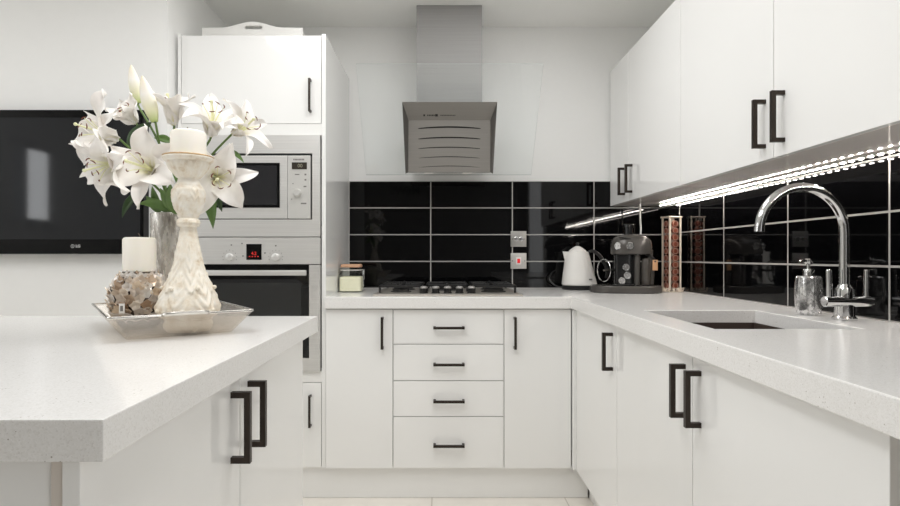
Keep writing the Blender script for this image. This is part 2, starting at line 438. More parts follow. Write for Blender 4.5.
d = build('door', bx(TX0 + .0165, TX1 - .0205, TF, TF + .02, .145, .517, .0015), M['gloss'], t, smooth=False)
handle(d, at(310.7, 426, TF), at(310.7, 394.5, TF), (0, -1, 0), .03, .009)

# microwave
def rp(x0, x1, y0, y1, d):                              # picture-measured rectangle on a fronto-parallel face at depth d
    a = at(x0, y1, d); b = at(x1, y0, d); return a.x, b.x, a.z, b.z
D = TF - 0.012
t = thing('microwave', 'built-in stainless steel microwave with dark window, above the oven', 'microwave', (-0.83, 2.6, 1.165))
x0, x1, z0, z1 = -1.128, -0.532, 1.1635, 1.6105
ix0, ix1, iz0, iz1 = x0 + .037, at(312.2, 0, D).x, at(0, 219.5, D).z, at(0, 153.3, D).z
f = MB().box(x0, ix0, D, TF + .015, z0, z1).box(ix1, x1, D, TF + .015, z0, z1).box(ix0, ix1, D, TF + .015, z0, iz0).box(ix0, ix1, D, TF + .015, iz1, z1)
build('trim_frame', f, M['steel'], t, smooth=False)
build('body', bx(ix0 - .005, ix1 + .005, TF + .016, TF + .45, iz0 - .005, iz1 + .005), M['gap'], t, smooth=False)
a, b, _, _ = rp(200, 287.2, 0, 1, D); px = at(310.3, 0, D).x
dz0, dz1 = iz0 + .004, iz1 - .009
dr = build('door', bx(ix0 + .004, b, D + .003, TF + .014, dz0, dz1, .002), M['steel'], t, smooth=False)
wx1 = at(279.6, 0, D).x; wz0, wz1 = at(0, 207.6, D).z, at(0, 162.8, D).z
build('window', bx(ix0 + .034, wx1, D + .0005, D + .0028, wz0, wz1, .0005), M['black_glass'], dr, smooth=False)
build('window_mesh', bx(ix0 + .046, wx1 - .012, D - .0003, D + .0004, wz0 + .012, wz1 - .012), M['mw_glass'], dr, smooth=False)
cp = build('control_panel', bx(b + .002, px, D + .003, TF + .014, dz0, dz1, .002), M['silver_plastic'], t, smooth=False)
x_, y_, p_, q_ = rp(291.7, 306.8, 162.3, 169.2, D)
build('display', bx(x_, y_, D + .001, D + .0028, p_, q_), M['lcd'], cp, smooth=False)
build('digits', text_mb('00', .022, (x_ + (y_ - x_) * .55, D + .0008, (p_ + q_) / 2), (1, 0, 0), (0, 0, 1), .0003), M['lcd_digit'], cp, smooth=False)
kc = at(297.6, 192.6, D); kx = Matrix.Translation(kc) @ Matrix.Rotation(PI / 2, 4, 'X')
build('dial', MB().lathe([(.0175, -.003), (.0175, .004), (.0155, .016), (.0145, .018), (0, .018)], 28, kx), M['silver_plastic'], cp)
mk = MB()
for (mx, my, ww, hh) in ((297, 174.4, 4.5, .9), (305.3, 174.4, 1.8, 1.5), (305.3, 179.7, 1.8, 1.5), (304.8, 186.4, 2.8, 1.3), (291.5, 199, 1, .8), (303.5, 203.4, 5.5, 1.3), (292.8, 183.5, 1, .8)):
    q = rp(mx - ww / 2, mx + ww / 2, my - hh / 2, my + hh / 2, D); build('panel_marking', bx(q[0], q[1], D + .002, D + .0029, q[2], q[3]), M['mark'], cp, smooth=False)
for k in range(8):
    q = rp(293.2 + k * 1.4, 294.2 + k * 1.4, 158.6, 160.2, D); mk.box(q[0], q[1], D + .002, D + .0029, q[2], q[3])
build('panel_lettering', mk, M['mark'], cp, smooth=False)

# oven
t = thing('oven', 'built-in stainless steel oven with red digital clock, below the microwave', 'oven', (-0.83, 2.6, .5705))
z0, z1 = .5705, 1.1595
zc = at(0, 264.2, D).z
build('body', bx(x0 + .012, x1 - .012, TF + .016, TF + .52, z0, z1 - .002), M['gap'], t, smooth=False)
cp = build('control_panel', bx(x0, x1, D, TF + .015, zc, z1, .0015), M['steel'], t, smooth=False)
q = rp(246.4, 261.6, 244, 259.8, D)
build('display', bx(q[0], q[1], D - .0012, D - .0002, q[2], q[3]), M['black_glass'], cp, smooth=False)
build('digits', text_mb('4.2', .019, ((q[0] + q[1]) / 2, D - .0014, q[2] + .028), (1, 0, 0), (0, 0, 1), .0003, .0004), M['red_digit'], cp, smooth=False)
mk = MB()
for i in range(4):
    r = rp(249 + i * 2.8, 250.4 + i * 2.8, 256, 257, D); mk.box(r[0], r[1], D - .0016, D - .0012, r[2], r[3])
build('clock_marks', mk, M['red_digit'], cp, smooth=False)
for kx_ in (229.7, 275.8):
    kc = at(kx_, 257.2, D) + Vector((0, -.0003, 0)); kxf = Matrix.Translation(kc) @ Matrix.Rotation(PI / 2, 4, 'X')
    kn = build('knob', MB().lathe([(.0195, 0), (.0195, .0015), (.017, .0016), (.0165, .009), (.015, .010), (0, .010)], 28, kxf), M['steel'], cp)
for kx_ in (229.7, 275.8):
    for k in range(9):
        an = math.radians(200 - k * 27.5); c_ = at(kx_, 257.2, D)
        build('dial_mark', MB().ball((c_.x + .031 * math.cos(an), D - .0003, c_.z + .031 * math.sin(an)), .0016, n=8), M['mark'], cp)
for (mx, my) in ((231.4, 245), (275.8, 245.7), (242, 243.5), (243, 256), (265, 253)):
    q = rp(mx - .7, mx + .7, my - .6, my + .6, D); build('panel_marking', bx(q[0], q[1], D - .001, D - .0002, q[2], q[3]), M['mark'], cp, smooth=False)
gx1 = at(308.9, 0, D).x; gx0 = x0 + (x1 - gx1); gz0 = at(0, 358.2, D).z
dr = build('door', MB().box(gx1 + .001, x1, D, TF + .015, z0, zc - .003).box(x0, gx0 - .001, D, TF + .015, z0, zc - .003).box(gx0 - .001, gx1 + .001, D, TF + .015, z0, gz0), M['steel'], t, smooth=False)
build('glass', bx(gx0, gx1, D + .001, TF + .014, gz0 + .001, zc - .004), M['black_glass'], dr, smooth=False)
q = rp(0, 301.3, 282.9, 345, D)
build('window', bx(gx0 + .035, q[1], D - .0002, D + .0008, q[2], q[3]), M['oven_in'], dr, smooth=False)
hz = at(0, 272.6, D).z; hx1 = at(306.3, 0, D - .04).x; hx0 = 2 * (x0 + x1) / 2 - hx1
build('handle', MB().box(hx0, hx1, D - .052, D - .034, hz - .0115, hz + .0115, .003).box(hx0 + .012, hx0 + .03, D - .035, D + .0005, hz - .008, hz + .008).box(hx1 - .03, hx1 - .012, D - .035, D + .0005, hz - .008, hz + .008), M['steel'], dr)

# ------------------------------------------------------------------ base units along the back wall
BF, SB = 2.420, 0.848                                     # door face, underside of the worktop
def unit(name, label, x0, x1, cat='cabinet'):
    t = thing(name, label, cat, ((x0 + x1) / 2, 2.74, .1437))
    c = MB().box(x0 + .0005, x0 + .018, BF + .021, YB - .003, .1437, SB - .001).box(x1 - .018, x1 - .0005, BF + .021, YB - .003, .1437, SB - .001)
    c.box(x0 + .018, x1 - .018, BF + .021, YB - .003, .1437, .16).box(x0 + .018, x1 - .018, BF + .021, BF + .10, SB - .02, SB - .001).box(x0 + .018, x1 - .018, YB - .02, YB - .003, .16, SB - .02)
    build('carcass', c, M['carcass'], t, smooth=False); return t
G = .0016
xa, xb, xc, xd = -0.508, -0.2112, 0.2772, 0.5740
t = unit('base_cabinet', 'white single-door base cabinet between the tall oven housing and the drawers', xa, xb)
d = build('door', bx(xa + G, xb - G, BF, BF + .02, .1437, .843, .0015), M['gloss'], t, smooth=False)
handle(d, at(382.6, 348.5, BF), at(382.6, 316.8, BF), (0, -1, 0), .032, .0105)
t = unit('drawer_cabinet', 'white base cabinet with four drawers under the gas hob', xb, xc, 'drawers')
zs = [.843, .6900, .5290, .3716, .1437]; hy = [327.3, 363.8, 400.3, 444.3]
for i in range(4):
    d = build('drawer', bx(xb + G, xc - G, BF, BF + .02, zs[i + 1] + G, zs[i] - G, .0015), M['gloss'], t, smooth=False)
    handle(d, at(433.4, hy[i], BF), at(464.4, hy[i], BF), (0, -1, 0), .032, .0105)
t = unit('base_cabinet', 'white single-door base cabinet right of the drawers, in the corner', xc, xd)
d = build('door', bx(xc + G, xd - G, BF, BF + .02, .1437, .843, .0015), M['gloss'], t, smooth=False)
handle(d, at(514.7, 348.5, BF), at(514.7, 316.8, BF), (0, -1, 0), .032, .0105)
tag(build('plinth', bx(-1.160, .655, 2.452, 2.470, .0008, .1425, .001), M['gloss'], smooth=False), 'long white plinth board under the back-wall base cabinets', 'plinth')

# ------------------------------------------------------------------ base units along the right wall
RX = 0.590
def runit(name, label, y0, y1, fill=False, low=False):
    t = thing(name, label, 'cabinet', (.9, (y0 + y1) / 2, .1437))
    top = .60 if low else SB - .001
    c = MB().box(RX + .021, XR - .009, y1 - .018, y1 - .0005, .1437, top)
    c.box(RX + .021, XR - .009, y0 + .018, y1 - .018, .1437, .16).box(XR - .02, XR - .009, y0 + .018, y1 - .018, .16, top)
    c.box(RX + .021, RX + .10, y0 + .018, y1 - .018, .59 if low else SB - .02, top)
    build('carcass', c, M['carcass'], t, smooth=False)
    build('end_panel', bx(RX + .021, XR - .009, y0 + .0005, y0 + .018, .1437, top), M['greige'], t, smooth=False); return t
ya, yb, yc, yd = 2.4405, 1.847, 1.291, 0.7216
t = runit('base_cabinet', 'white single-door base cabinet in the corner, right of the back run', yb, 2.418)
d = build('door', bx(RX, RX + .02, yb + G, 2.398, .1437, .843, .0015), M['gloss'], t, smooth=False)
build('corner_post', bx(xd + .001, RX + .02, 2.400, 2.418, .1437, .843, .0005), M['gloss'], t, smooth=False)
handle(d, (RX, 1.892, .6836), (RX, 1.892, .814), (-1, 0, 0), .036, .0115)
t = runit('sink_cabinet', 'white double-door base cabinet under the sink', yd, yb, low=True)
d = build('door', bx(RX, RX + .02, yc + G, yb - G, .1437, .843, .0015), M['gloss'], t, smooth=False)
handle(d, (RX, 1.331, .687), (RX, 1.331, .816), (-1, 0, 0), .036, .0115)
d = build('door', bx(RX, RX + .02, yd + G, yc - G, .1437, .843, .0015), M['gloss'], t, smooth=False)
handle(d, (RX, 1.2514, .687), (RX, 1.2514, .816), (-1, 0, 0), .036, .0115)
tag(build('plinth', bx(.660, .678, yd, 2.4485, .0008, .1425, .001), M['gloss'], smooth=False), 'white plinth board under the sink cabinets along the right wall', 'plinth')

# ------------------------------------------------------------------ worktop with the sink cut-out
def slab(xs, ys, inside, z0, z1, bev=.0025):
    b = bmesh.new(); V = {}
    def v(i, j, z):
        k = (i, j, z)
        if k not in V: V[k] = b.verts.new((xs[i], ys[j], z))
        return V[k]
    nx, ny = len(xs) - 1, len(ys) - 1
    def ins(i, j): return 0 <= i < nx and 0 <= j < ny and inside((xs[i] + xs[i + 1]) / 2, (ys[j] + ys[j + 1]) / 2)
    for i in range(nx):
        for j in range(ny):
            if not ins(i, j): continue
            b.faces.new((v(i, j, z1), v(i + 1, j, z1), v(i + 1, j + 1, z1), v(i, j + 1, z1)))
            b.faces.new((v(i, j + 1, z0), v(i + 1, j + 1, z0), v(i + 1, j, z0), v(i, j, z0)))
            if not ins(i, j - 1): b.faces.new((v(i, j, z0), v(i + 1, j, z0), v(i + 1, j, z1), v(i, j, z1)))
            if not ins(i, j + 1): b.faces.new((v(i + 1, j + 1, z0), v(i, j + 1, z0), v(i, j + 1, z1), v(i + 1, j + 1, z1)))
            if not ins(i - 1, j): b.faces.new((v(i, j + 1, z0), v(i, j, z0), v(i, j, z1), v(i, j + 1, z1)))
            if not ins(i + 1, j): b.faces.new((v(i + 1, j, z0), v(i + 1, j + 1, z0), v(i + 1, j + 1, z1), v(i + 1, j, z1)))
    bmesh.ops.dissolve_limit(b, angle_limit=.01, verts=list(b.verts), edges=list(b.edges))
    return MB().bm(b)
SX0, SX1, SY0, SY1 = .667, 1.029, 1.337, 1.803
xs = [-0.508, .568, SX0, SX1, XR - .0085]; ys = [-0.2, SY0, SY1, 2.400, YB - .0085]
def ins(x, y):
    if SX0 < x < SX1 and SY0 < y < SY1: return False
    return y > 2.40 or x > .568
wt = build('worktop', slab(xs, ys, ins, .848, .900), M['quartz'], smooth=False)
tag(wt, 'pale speckled quartz worktop in an L along back and right walls', 'worktop')
mod = wt.modifiers.new('edge', 'BEVEL'); mod.width = .0025; mod.segments = 2; mod.limit_method = 'ANGLE'; mod.angle_limit = .5
sp = build('support_panel', bx(.60, XR - .009, -0.198, -0.18, .001, .847), M['greige'], wt, smooth=False); sp.matrix_parent_inverse = Matrix.Translation(-wt.location)
# sink bowl
s = MB(); e = .009; b0 = .655; g_ = .0018; zt_ = .860
s.box(SX0 + g_, SX0 + e, SY0 + g_, SY1 - g_, b0, zt_).box(SX1 - e, SX1 - g_, SY0 + g_, SY1 - g_, b0, zt_)
s.box(SX0 + e, SX1 - e, SY0 + g_, SY0 + e, b0, zt_).box(SX0 + e, SX1 - e, SY1 - e, SY1 - g_, b0, zt_)
s.box(SX0 + e, SX1 - e, SY0 + e, SY1 - e, b0, b0 + .01)
sk = build('sink', s, M['sink'], smooth=False); tag(sk, 'dark brown undermount sink bowl in the right worktop', 'sink')
dr = build('drain', MB().lathe([(.045, b0 + .0102), (.045, b0 + .013), (.036, b0 + .0135), (.03, b0 + .011), (0, b0 + .011)], 28, Matrix.Translation(((SX0 + SX1) / 2, (SY0 + SY1) / 2, 0))), M['chrome'], sk)
dr.matrix_parent_inverse = Matrix.Translation(-sk.location)

# tap
tx, ty = 1.118, 1.524
t = thing('kitchen_tap', 'tall chrome swan-neck tap behind the sink', 'tap', (tx, ty, .9003))
T = Matrix.Translation((tx, ty, .9003))
build('body', MB().lathe([(.030, 0), (.030, .006), (.026, .010), (.0245, .012), (.0235, .05), (.022, .085), (.0165, .093), (.0145, .10)], 32, T), M['chrome'], t)
sp = []
zc, R = 1.142, .124
for k in range(6): sp.append((tx, ty, .995 + (zc - .995) * k / 5))
for k in range(1, 25):
    a = PI * .965 * k / 24; sp.append((tx - R + R * math.cos(a), ty - .02 * (1 - math.cos(a)) / 2, zc + R * math.sin(a)))
build('spout', MB().tube(sp, .0128, 16).tube([sp[-1], Vector(sp[-1]) + Vector((-.001, 0, -.012))], .0142, 16), M['chrome'], t)
cb = MB(); czz = .9003 + .052
cb.tube([(tx - .066, ty - .012, czz), (tx - .064, ty - .012, czz), (tx + .064, ty - .012, czz), (tx + .066, ty - .012, czz)], [.0125, .0145, .0145, .0125], 20)
build('cross_body', cb, M['chrome'], t)
for sg in (-1, 1):
    x = tx + sg * .05
    build('lever', MB().tube([(x, ty - .012, czz), (x + sg * .001, ty - .012, czz + .035), (x + sg * .002, ty - .012, czz + .085), (x + sg * .002, ty - .012, czz + .088)], [.0075, .0072, .0072, .005], 16), M['chrome'], t)

# soap dispenser
dx, dy = 1.113, 1.665
t = thing('soap_dispenser', 'silver crackled-mosaic soap dispenser with chrome pump, beside the tap', 'soap dispenser', (dx, dy, .9004), world=False)
build('bottle', MB().lathe([(.030, 0), (.033, .003), (.036, .03), (.0375, .06), (.0365, .09), (.034, .112), (.030, .1165), (.014, .118)], 40), M['mosaic'], t)
build('pump', MB().lathe([(.0155, .1182), (.0155, .134), (.013, .138), (.006, .139), (.006, .152)], 24).lathe([(.0095, .152), (.0105, .155), (.0105, .166), (.008, .169), (0, .169)], 20).tube([(-.002, 0, .162), (-.028, -.008, .162), (-.034, -.01, .158)], [.005, .0045, .004], 12), M['chrome'], t)

# ------------------------------------------------------------------ wall units on the right
UX, UB, UT = .9356, 1.354, 2.100
def wunit(name, label, cuts, pulls, ends):
    y1, y0 = cuts[0], cuts[-1]
    t = thing(name, label, 'cabinet', ((UX + XR) / 2, (y0 + y1) / 2, UB))
    c = MB().box(UX + .021, XR - .009, y0 + .0005, y0 + .018, UB + .016, UT).box(UX + .021, XR - .009, y1 - .018, y1 - .0005, UB + .016, UT).box(UX + .021, XR - .009, y0 + .018, y1 - .018, UT - .016, UT)
    c.box(XR - .018, XR - .009, y0 + .018, y1 - .018, UB + .016, UT - .016)
    build('carcass', c, M['carcass'], t, smooth=False)
    build('bottom_panel', bx(UX + .021, XR - .009, y0 + .0005, y1 - .0005, UB, UB + .0155), M['under'], t, smooth=False)
    for i in range(len(cuts) - 1):
        d = build('door', bx(UX, UX + .02, cuts[i + 1] + G, cuts[i] - G, UB, UT, .0015), M['gloss'], t, smooth=False)
        if pulls[i] is not None: handle(d, (UX, pulls[i], 1.388), (UX, pulls[i], 1.528), (-1, 0, 0), .036, .0115)
    return t
wunit('upper_cabinet', 'white wall cabinet in the far corner, over the coffee machine', [YB - .011, 2.750, 2.153], [2.800, 2.694], 1)
wunit('upper_cabinet', 'white wall cabinet over the sink, beside the corner one', [2.153, 1.5477, .945], [1.5885, 1.5005], 1)

# LED strip under the wall units
t = thing('led_strip', 'glowing white LED strip light under the right wall cabinets', 'strip light', (1.165, 1.9, 1.345))
build('tape', bx(1.158, 1.172, .96, 2.925, 1.3475, 1.3537, .001), M['alu'], t, smooth=False)
chip = build('led_chip', bx(1.1612, 1.1688, .97, .9785, 1.3455, 1.3474), M['led'], t, smooth=False)
for k in range(1, 57):
    q = chip.copy(); link(q); q.location.y += .0345 * k

# hanging lead
pts = []
P0 = [Vector((1.050, 2.90, 1.3535)), Vector((1.052, 2.905, 1.27)), Vector((1.060, 2.92, 1.20)), Vector((1.045, 2.93, 1.05)), Vector((1.03, 2.93, .905))]
def spline(P, n=8):
    out = []
    for i in range(len(P) - 1):
        a, b, c, d = P[max(i - 1, 0)], P[i], P[i + 1], P[min(i + 2, len(P) - 1)]
        for k in range(n):
            u = k / n
            out.append(.5 * ((2 * b) + (c - a) * u + (2 * a - 5 * b + 4 * c - d) * u * u + (3 * b - a - 3 * c + d) * u ** 3))
    return out + [P[-1]]
tag(build('power_cord', MB().tube(spline(P0), .0042, 10), M['white_plastic']), 'thin white cable hanging from the corner wall cabinet behind the coffee machine', 'cable')

# ------------------------------------------------------------------ cooker hood
t = thing('cooker_hood', 'angled stainless steel cooker hood with glass panel and square chimney', 'cooker hood', (.042, 2.9, 1.50))
build('chimney', bx(-.124, .2077, 2.786, YB - .001, 1.70, ZC - .001, .0015), M['steel_v'], t, smooth=False)
hx = .0415
def hv(w, y, z): return [Vector((hx - w, y, z)), Vector((hx + w, y, z))]
A, B, C_ = hv(.2262, 2.620, 1.812), hv(.2010, 2.700, 1.744), hv(.2070, 2.775, 1.500)
A2, C2 = hv(.2262, 2.790, 1.816), hv(.2110, 2.985, 1.540)
E1, E2 = hv(.2262, 2.640, 1.800), hv(.2200, 2.765, 1.492)
m = MB()
m.add([*A, *B], [(0, 1, 3, 2)], 0)                        # sloping control strip
build('control_strip', MB().add([*A, *B, *[p + Vector((0, .012, .004)) for p in A], *[p + Vector((0, .012, .004)) for p in B]], [(0, 1, 3, 2), (4, 6, 7, 5), (0, 4, 5, 1), (2, 3, 7, 6), (0, 2, 6, 4), (1, 5, 7, 3)]), M['hood'], t, smooth=False)
m = MB()                                                  # shell behind: top, two side cheeks, bottom
vs = [A[0], A[1], A2[0], A2[1], B[0], B[1], C_[0], C_[1], C2[0], C2[1], E2[0], E2[1]]
m.add(vs, [(0, 2, 3, 1), (0, 4, 6, 10), (1, 11, 7, 5), (0, 10, 8, 2), (1, 3, 9, 11), (2, 8, 9, 3), (10, 6, 7, 11, 9, 8)])
build('shell', m, M['hood_dark'], t, smooth=False)
fu = (C_[0] - B[0]); 
fm = MB().add([B[0], B[1], C_[1], C_[0], *[p + Vector((0, .01, 0)) for p in (B[0], B[1], C_[1], C_[0])]], [(0, 3, 2, 1), (4, 5, 6, 7), (0, 1, 5, 4), (2, 3, 7, 6), (0, 4, 7, 3), (1, 2, 6, 5)])
fp = build('filter_panel', fm, M['hood'], t, smooth=False)
sl = MB()
for yy in (128.6, 139.0, 148.6, 158.0, 167.2):
    def zy(u):
        y_pix = yy - 1.6 * (1 - (2 * u - 1) ** 2)
        dd = 2.70 + .075 * (y_pix - 121.0) / (171.5 - 121.0)
        p = at(0, y_pix, dd); return dd, p.z
    n = 20; vs = []; fs = []
    for i in range(n + 1):
        u = i / n; dd, z = zy(u); x = -.112 + u * .307; hh = .0013 + .0022 * math.sin(PI * u) ** .6
        vs += [(x, dd - .0012, z - hh), (x, dd - .0012, z + hh), (x, dd + .004, z - hh), (x, dd + .004, z + hh)]
    for i in range(n):
        a = i * 4; c = a + 4; fs += [(a, c, c + 1, a + 1), (a + 2, a + 3, c + 3, c + 2), (a + 1, c + 1, c + 3, a + 3), (a, a + 2, c + 2, c)]
    sl.add(vs, fs)
build('air_slots', sl, M['gap'], fp, smooth=False)
# button legends on the strip
cs = build('control_marks', MB(), M['print'], t, smooth=False) if False else None
nrm = (B[0] - A[0]).cross(A[1] - A[0]).normalized()
if nrm.y > 0: nrm = -nrm
upv = (A[0] - B[0]); upv = (Vector((hx, A[0].y, A[0].z)) - Vector((hx, B[0].y, B[0].z))).normalized()
o = Vector((hx, B[0].y, B[0].z)) + upv * .030 + nrm * .0006
mk = MB()
def mark(x, w, h):
    p = o + Vector((x - hx, 0, 0)); a = Vector((w / 2, 0, 0)); u = upv * h / 2; k = nrm * .0008
    v8 = [p - a - u, p + a - u, p + a + u, p - a + u]; mk.add(v8 + [q - k for q in v8], [(0, 1, 2, 3), (4, 7, 6, 5), (0, 4, 5, 1), (1, 5, 6, 2), (2, 6, 7, 3), (3, 7, 4, 0)])
mark(-.082, .008, .010)
for i in range(5): mark(-.064 + i * .0075, .005, .008)
mark(-.022, .013, .013)
for i in range(10): mark(.0 + i * .0075, .005, .0045)
build('control_marks', mk, M['print'], t, smooth=False)
for x in (-.085, .110):
    build('work_light', bx(x, x + .045, 2.779, 2.80, 1.4945, 1.5005, .0008), M['white_plastic'], t, smooth=False)
# tilted glass panel, held at the hood
gw, gt = .450, .006
gy0, gz0_, gy1, gz1_ = 3.000, 1.520, 2.640, 2.000
gn = Vector((0, -(gz1_ - gz0_), -(gy0 - gy1))).normalized()
def gp(x, k, o_): y = gy0 + (gy1 - gy0) * k; z = gz0_ + (gz1_ - gz0_) * k; return Vector((x, y, z)) - gn * o_
gl = MB()
# two wings and a top strip round the steel centre
def pane(mb, x0, x1, k0, k1):
    v = [gp(x0, k0, 0), gp(x1, k0, 0), gp(x1, k1, 0), gp(x0, k1, 0), gp(x0, k0, gt), gp(x1, k0, gt), gp(x1, k1, gt), gp(x0, k1, gt)]
    mb.add(v, [(0, 1, 2, 3), (4, 7, 6, 5)], 0); return v
v = [gp(x, k, o_) for o_ in (0, gt) for (x, k) in ((hx - gw, 0), (hx + gw, 0), (hx + gw, 1), (hx - gw, 1))]
gl.add(v, [(0, 1, 2, 3), (4, 7, 6, 5)], 0); gl.add(v, [(0, 4, 5, 1), (1, 5, 6, 2), (2, 6, 7, 3), (3, 7, 4, 0)], 1)
build('glass_panel', gl, [M['glass'], M['glass_edge']], t, smooth=False)

# ------------------------------------------------------------------ gas hob
t = thing('gas_hob', 'stainless steel gas hob with five black knobs and cast iron supports', 'hob', (.03, 2.69, .9003))
hx0, hx1, hy0, hy1 = -.303, .363, 2.432, 2.945
build('plate', bx(hx0, hx1, hy0, hy1, .9004, .9080, .003), M['hob_steel'], t, smooth=False)
for i in range(5):
    x = -.0788 + .0545 * i; K = Matrix.Translation((x, 2.520, .908))
    k = build('knob', MB().lathe([(.0195, 0), (.0195, .004), (.0160, .006), (.0168, .021), (.0168, .022)], 24, K), M['black_plastic'], t)
    build('knob_cap', MB().lathe([(.0172, .0222), (.0176, .026), (.0145, .031), (.007, .0328), (0, .033)], 24, K), M['cap_grey'], k)
bxs = [(-.19, 2.62, .038), (-.19, 2.81, .048), (.03, 2.76, .062), (.25, 2.62, .048), (.25, 2.81, .038)]
for (x, y, r) in bxs:
    K = Matrix.Translation((x, y, .908))
    b = build('burner', MB().lathe([(r + .012, 0), (r + .010, .004), (r, .006), (r, .014), (r - .004, .016)], 28, K), M['burner'], t)
    build('burner_cap', MB().lathe([(r - .005, .0162), (r - .003, .020), (r - .006, .024), (0, .025)], 28, K), M['iron'], b)
for (x0, x1, cs_, ya_) in ((-.288, -.088, ((-.19, 2.62), (-.19, 2.81)), 2.535), (-.072, .132, ((.03, 2.76),), 2.62), (.148, .348, ((.25, 2.62), (.25, 2.81)), 2.535)):
    g = MB(); zt, hb, y1 = .9455, .011, 2.915
    for (a, b, c, d) in ((x0, x0 + .012, ya_, y1), (x1 - .012, x1, ya_, y1), (x0, x1, ya_, ya_ + .012), (x0, x1, y1 - .012, y1)): g.box(a, b, c, d, zt - hb - .002, zt - .002, .003)
    for (a, c) in ((x0, ya_), (x1 - .012, ya_), (x0, y1 - .012), (x1 - .012, y1 - .012)): g.box(a + .001, a + .011, c + .001, c + .011, .9083, zt - .008, .002)
    for (bx_, by_) in cs_:
        for (ux, uy) in ((1, 0), (-1, 0), (0, 1), (0, -1)):
            if ux: e0, e1 = sorted((bx_ + ux * .022, x1 - .006 if ux > 0 else x0 + .006)); g.box(e0, e1, by_ - .005, by_ + .005, zt - hb, zt, .002)
            else:
                lim = (y1 - .006 if uy > 0 else ya_ + .006)
                if len(cs_) == 2 and ((uy > 0 and by_ < 2.7) or (uy < 0 and by_ > 2.7)): lim = 2.715
                e0, e1 = sorted((by_ + uy * .022, lim)); g.box(bx_ - .005, bx_ + .005, e0, e1, zt - hb, zt, .002)
    for (bx_, by_) in cs_:
        for (ux, uy) in ((1, 0), (-1, 0), (0, 1), (0, -1)): g.box(bx_ + ux * .045 - .004, bx_ + ux * .045 + .004, by_ + uy * .045 - .004, by_ + uy * .045 + .004, zt - .004, zt + .005, .0015)
    if len(cs_) == 2: g.box(x0, x1, 2.709, 2.721, zt - hb - .002, zt - .002, .002)
    build('pan_support', g, M['iron'], t)

# ------------------------------------------------------------------ sockets on the tiles
def plate(label, zc, kind):
    x = .4286; y1 = YB - .0083; s = .0435
    t = thing('socket_plate', label, 'socket', (x, y1, zc))
    build('plate', bx(x - s, x + s, y1 - .007, y1, zc - s, zc + s, .002), M['sock' if kind else 'sock2'], t)
    K = lambda dx, dz, off=.0072: Matrix.Translation((x + dx, y1 - off, zc + dz)) @ Matrix.Rotation(PI / 2, 4, 'X')
    if kind:
        for dx in (-.014, .014): build('aerial_port', MB().lathe([(.0125, 0), (.0125, .002), (.0105, .003), (.009, .003), (.0085, .0005), (.004, .0005), (.0035, .004), (0, .004)], 24, K(dx, 0)), M['chrome'], t)
    else:
        build('switch', bx(x - .014, x + .014, y1 - .0105, y1 - .0072, zc - .020, zc + .020, .002), M['white_plastic'], t)
        build('neon_lamp', bx(x - .008, x + .008, y1 - .0116, y1 - .0106, zc - .012, zc + .012, .0004), M['red_lamp'], t)
    for dx in (-.034, .034): build('screw', MB().lathe([(.0038, 0), (.0034, .0012), (0, .0012)], 14, K(dx, 0)), M['chrome'], t)
M['sock'] = steel('socket_steel', (176, 174, 170), .38)
M['sock2'] = steel('switch_steel', (206, 204, 200), .42)
plate('square steel aerial socket plate on the black tiles, above the red switch', 1.1730, 1)
plate('square steel cooker switch with red light on the black tiles', 1.0516, 0)

# ------------------------------------------------------------------ storage jar
t = thing('storage_jar', 'square glass jar of cream powder with cork-topped lid, beside the hob', 'jar', (-.4475, 2.755, .9003), world=False)
def rrect(hx, hy, r, n=5):
    out = []
    for (sx, sy, a0) in ((1, 1, 0), (-1, 1, 90), (-1, -1, 180), (1, -1, 270)):
        for k in range(n + 1):
            a = math.radians(a0 + 90 * k / n); out.append((sx * (hx - r) + r * math.cos(a), sy * (hy - r) + r * math.sin(a)))
    return out
def loft(rings, cap0=True, cap1=True):
    mb = MB(); n = len(rings[0][0]); vs = []; fs = []
    for poly, z in rings: vs += [(p[0], p[1], z) for p in poly]
    for j in range(len(rings) - 1):
        for i in range(n):
            k = (i + 1) % n; fs.append((j * n + i, j * n + k, (j + 1) * n + k, (j + 1) * n + i))
    if cap0: fs.append(tuple(reversed(range(n))))
    if cap1: fs.append(tuple((len(rings) - 1) * n + i for i in range(n)))
    return mb.add(vs, fs)
RR = rrect
build('glass_body', loft([(RR(.054, .06, .012), 0), (RR(.0565, .0625, .014), .003), (RR(.0565, .0625, .014), .092), (RR(.050, .055, .02), .101), (RR(.047, .052, .02), .106), (RR(.0445, .0495, .02), .106), (RR(.047, .052, .02), .099), (RR(.053, .059, .012), .090), (RR(.053, .059, .012), .005)]), M['jar_glass'], t)
build('contents', loft([(RR(.0522, .0582, .011), .0055), (RR(.0522, .0582, .011), .074), (RR(.04, .045, .011), .0765)]), M['cream'], t)
build('gasket', loft([(RR(.050, .055, .02), .1065), (RR(.051, .056, .02), .1105)]), M['white_plastic'], t)
ld = build('lid', loft([(RR(.053, .058, .02), .111), (RR(.055, .060, .02), .114), (RR(.054, .059, .02), .122)]), M['jar_glass'], t)
build('cork_top', loft([(RR(.047, .052, .018), .1222), (RR(.049, .054, .018), .126), (RR(.048, .053, .018), .134), (RR(.043, .048, .018), .1375)]), M['wood_lid'], t)
build('clip', MB().tube([(.0595, -.02, .05), (.0605, -.02, .085), (.0605, -.02, .112), (.0605, .02, .112), (.0605, .02, .085), (.0595, .02, .05)], .0016, 8).box(.0575, .062, -.010, .010, .028, .062, .002), M['chrome'], t)

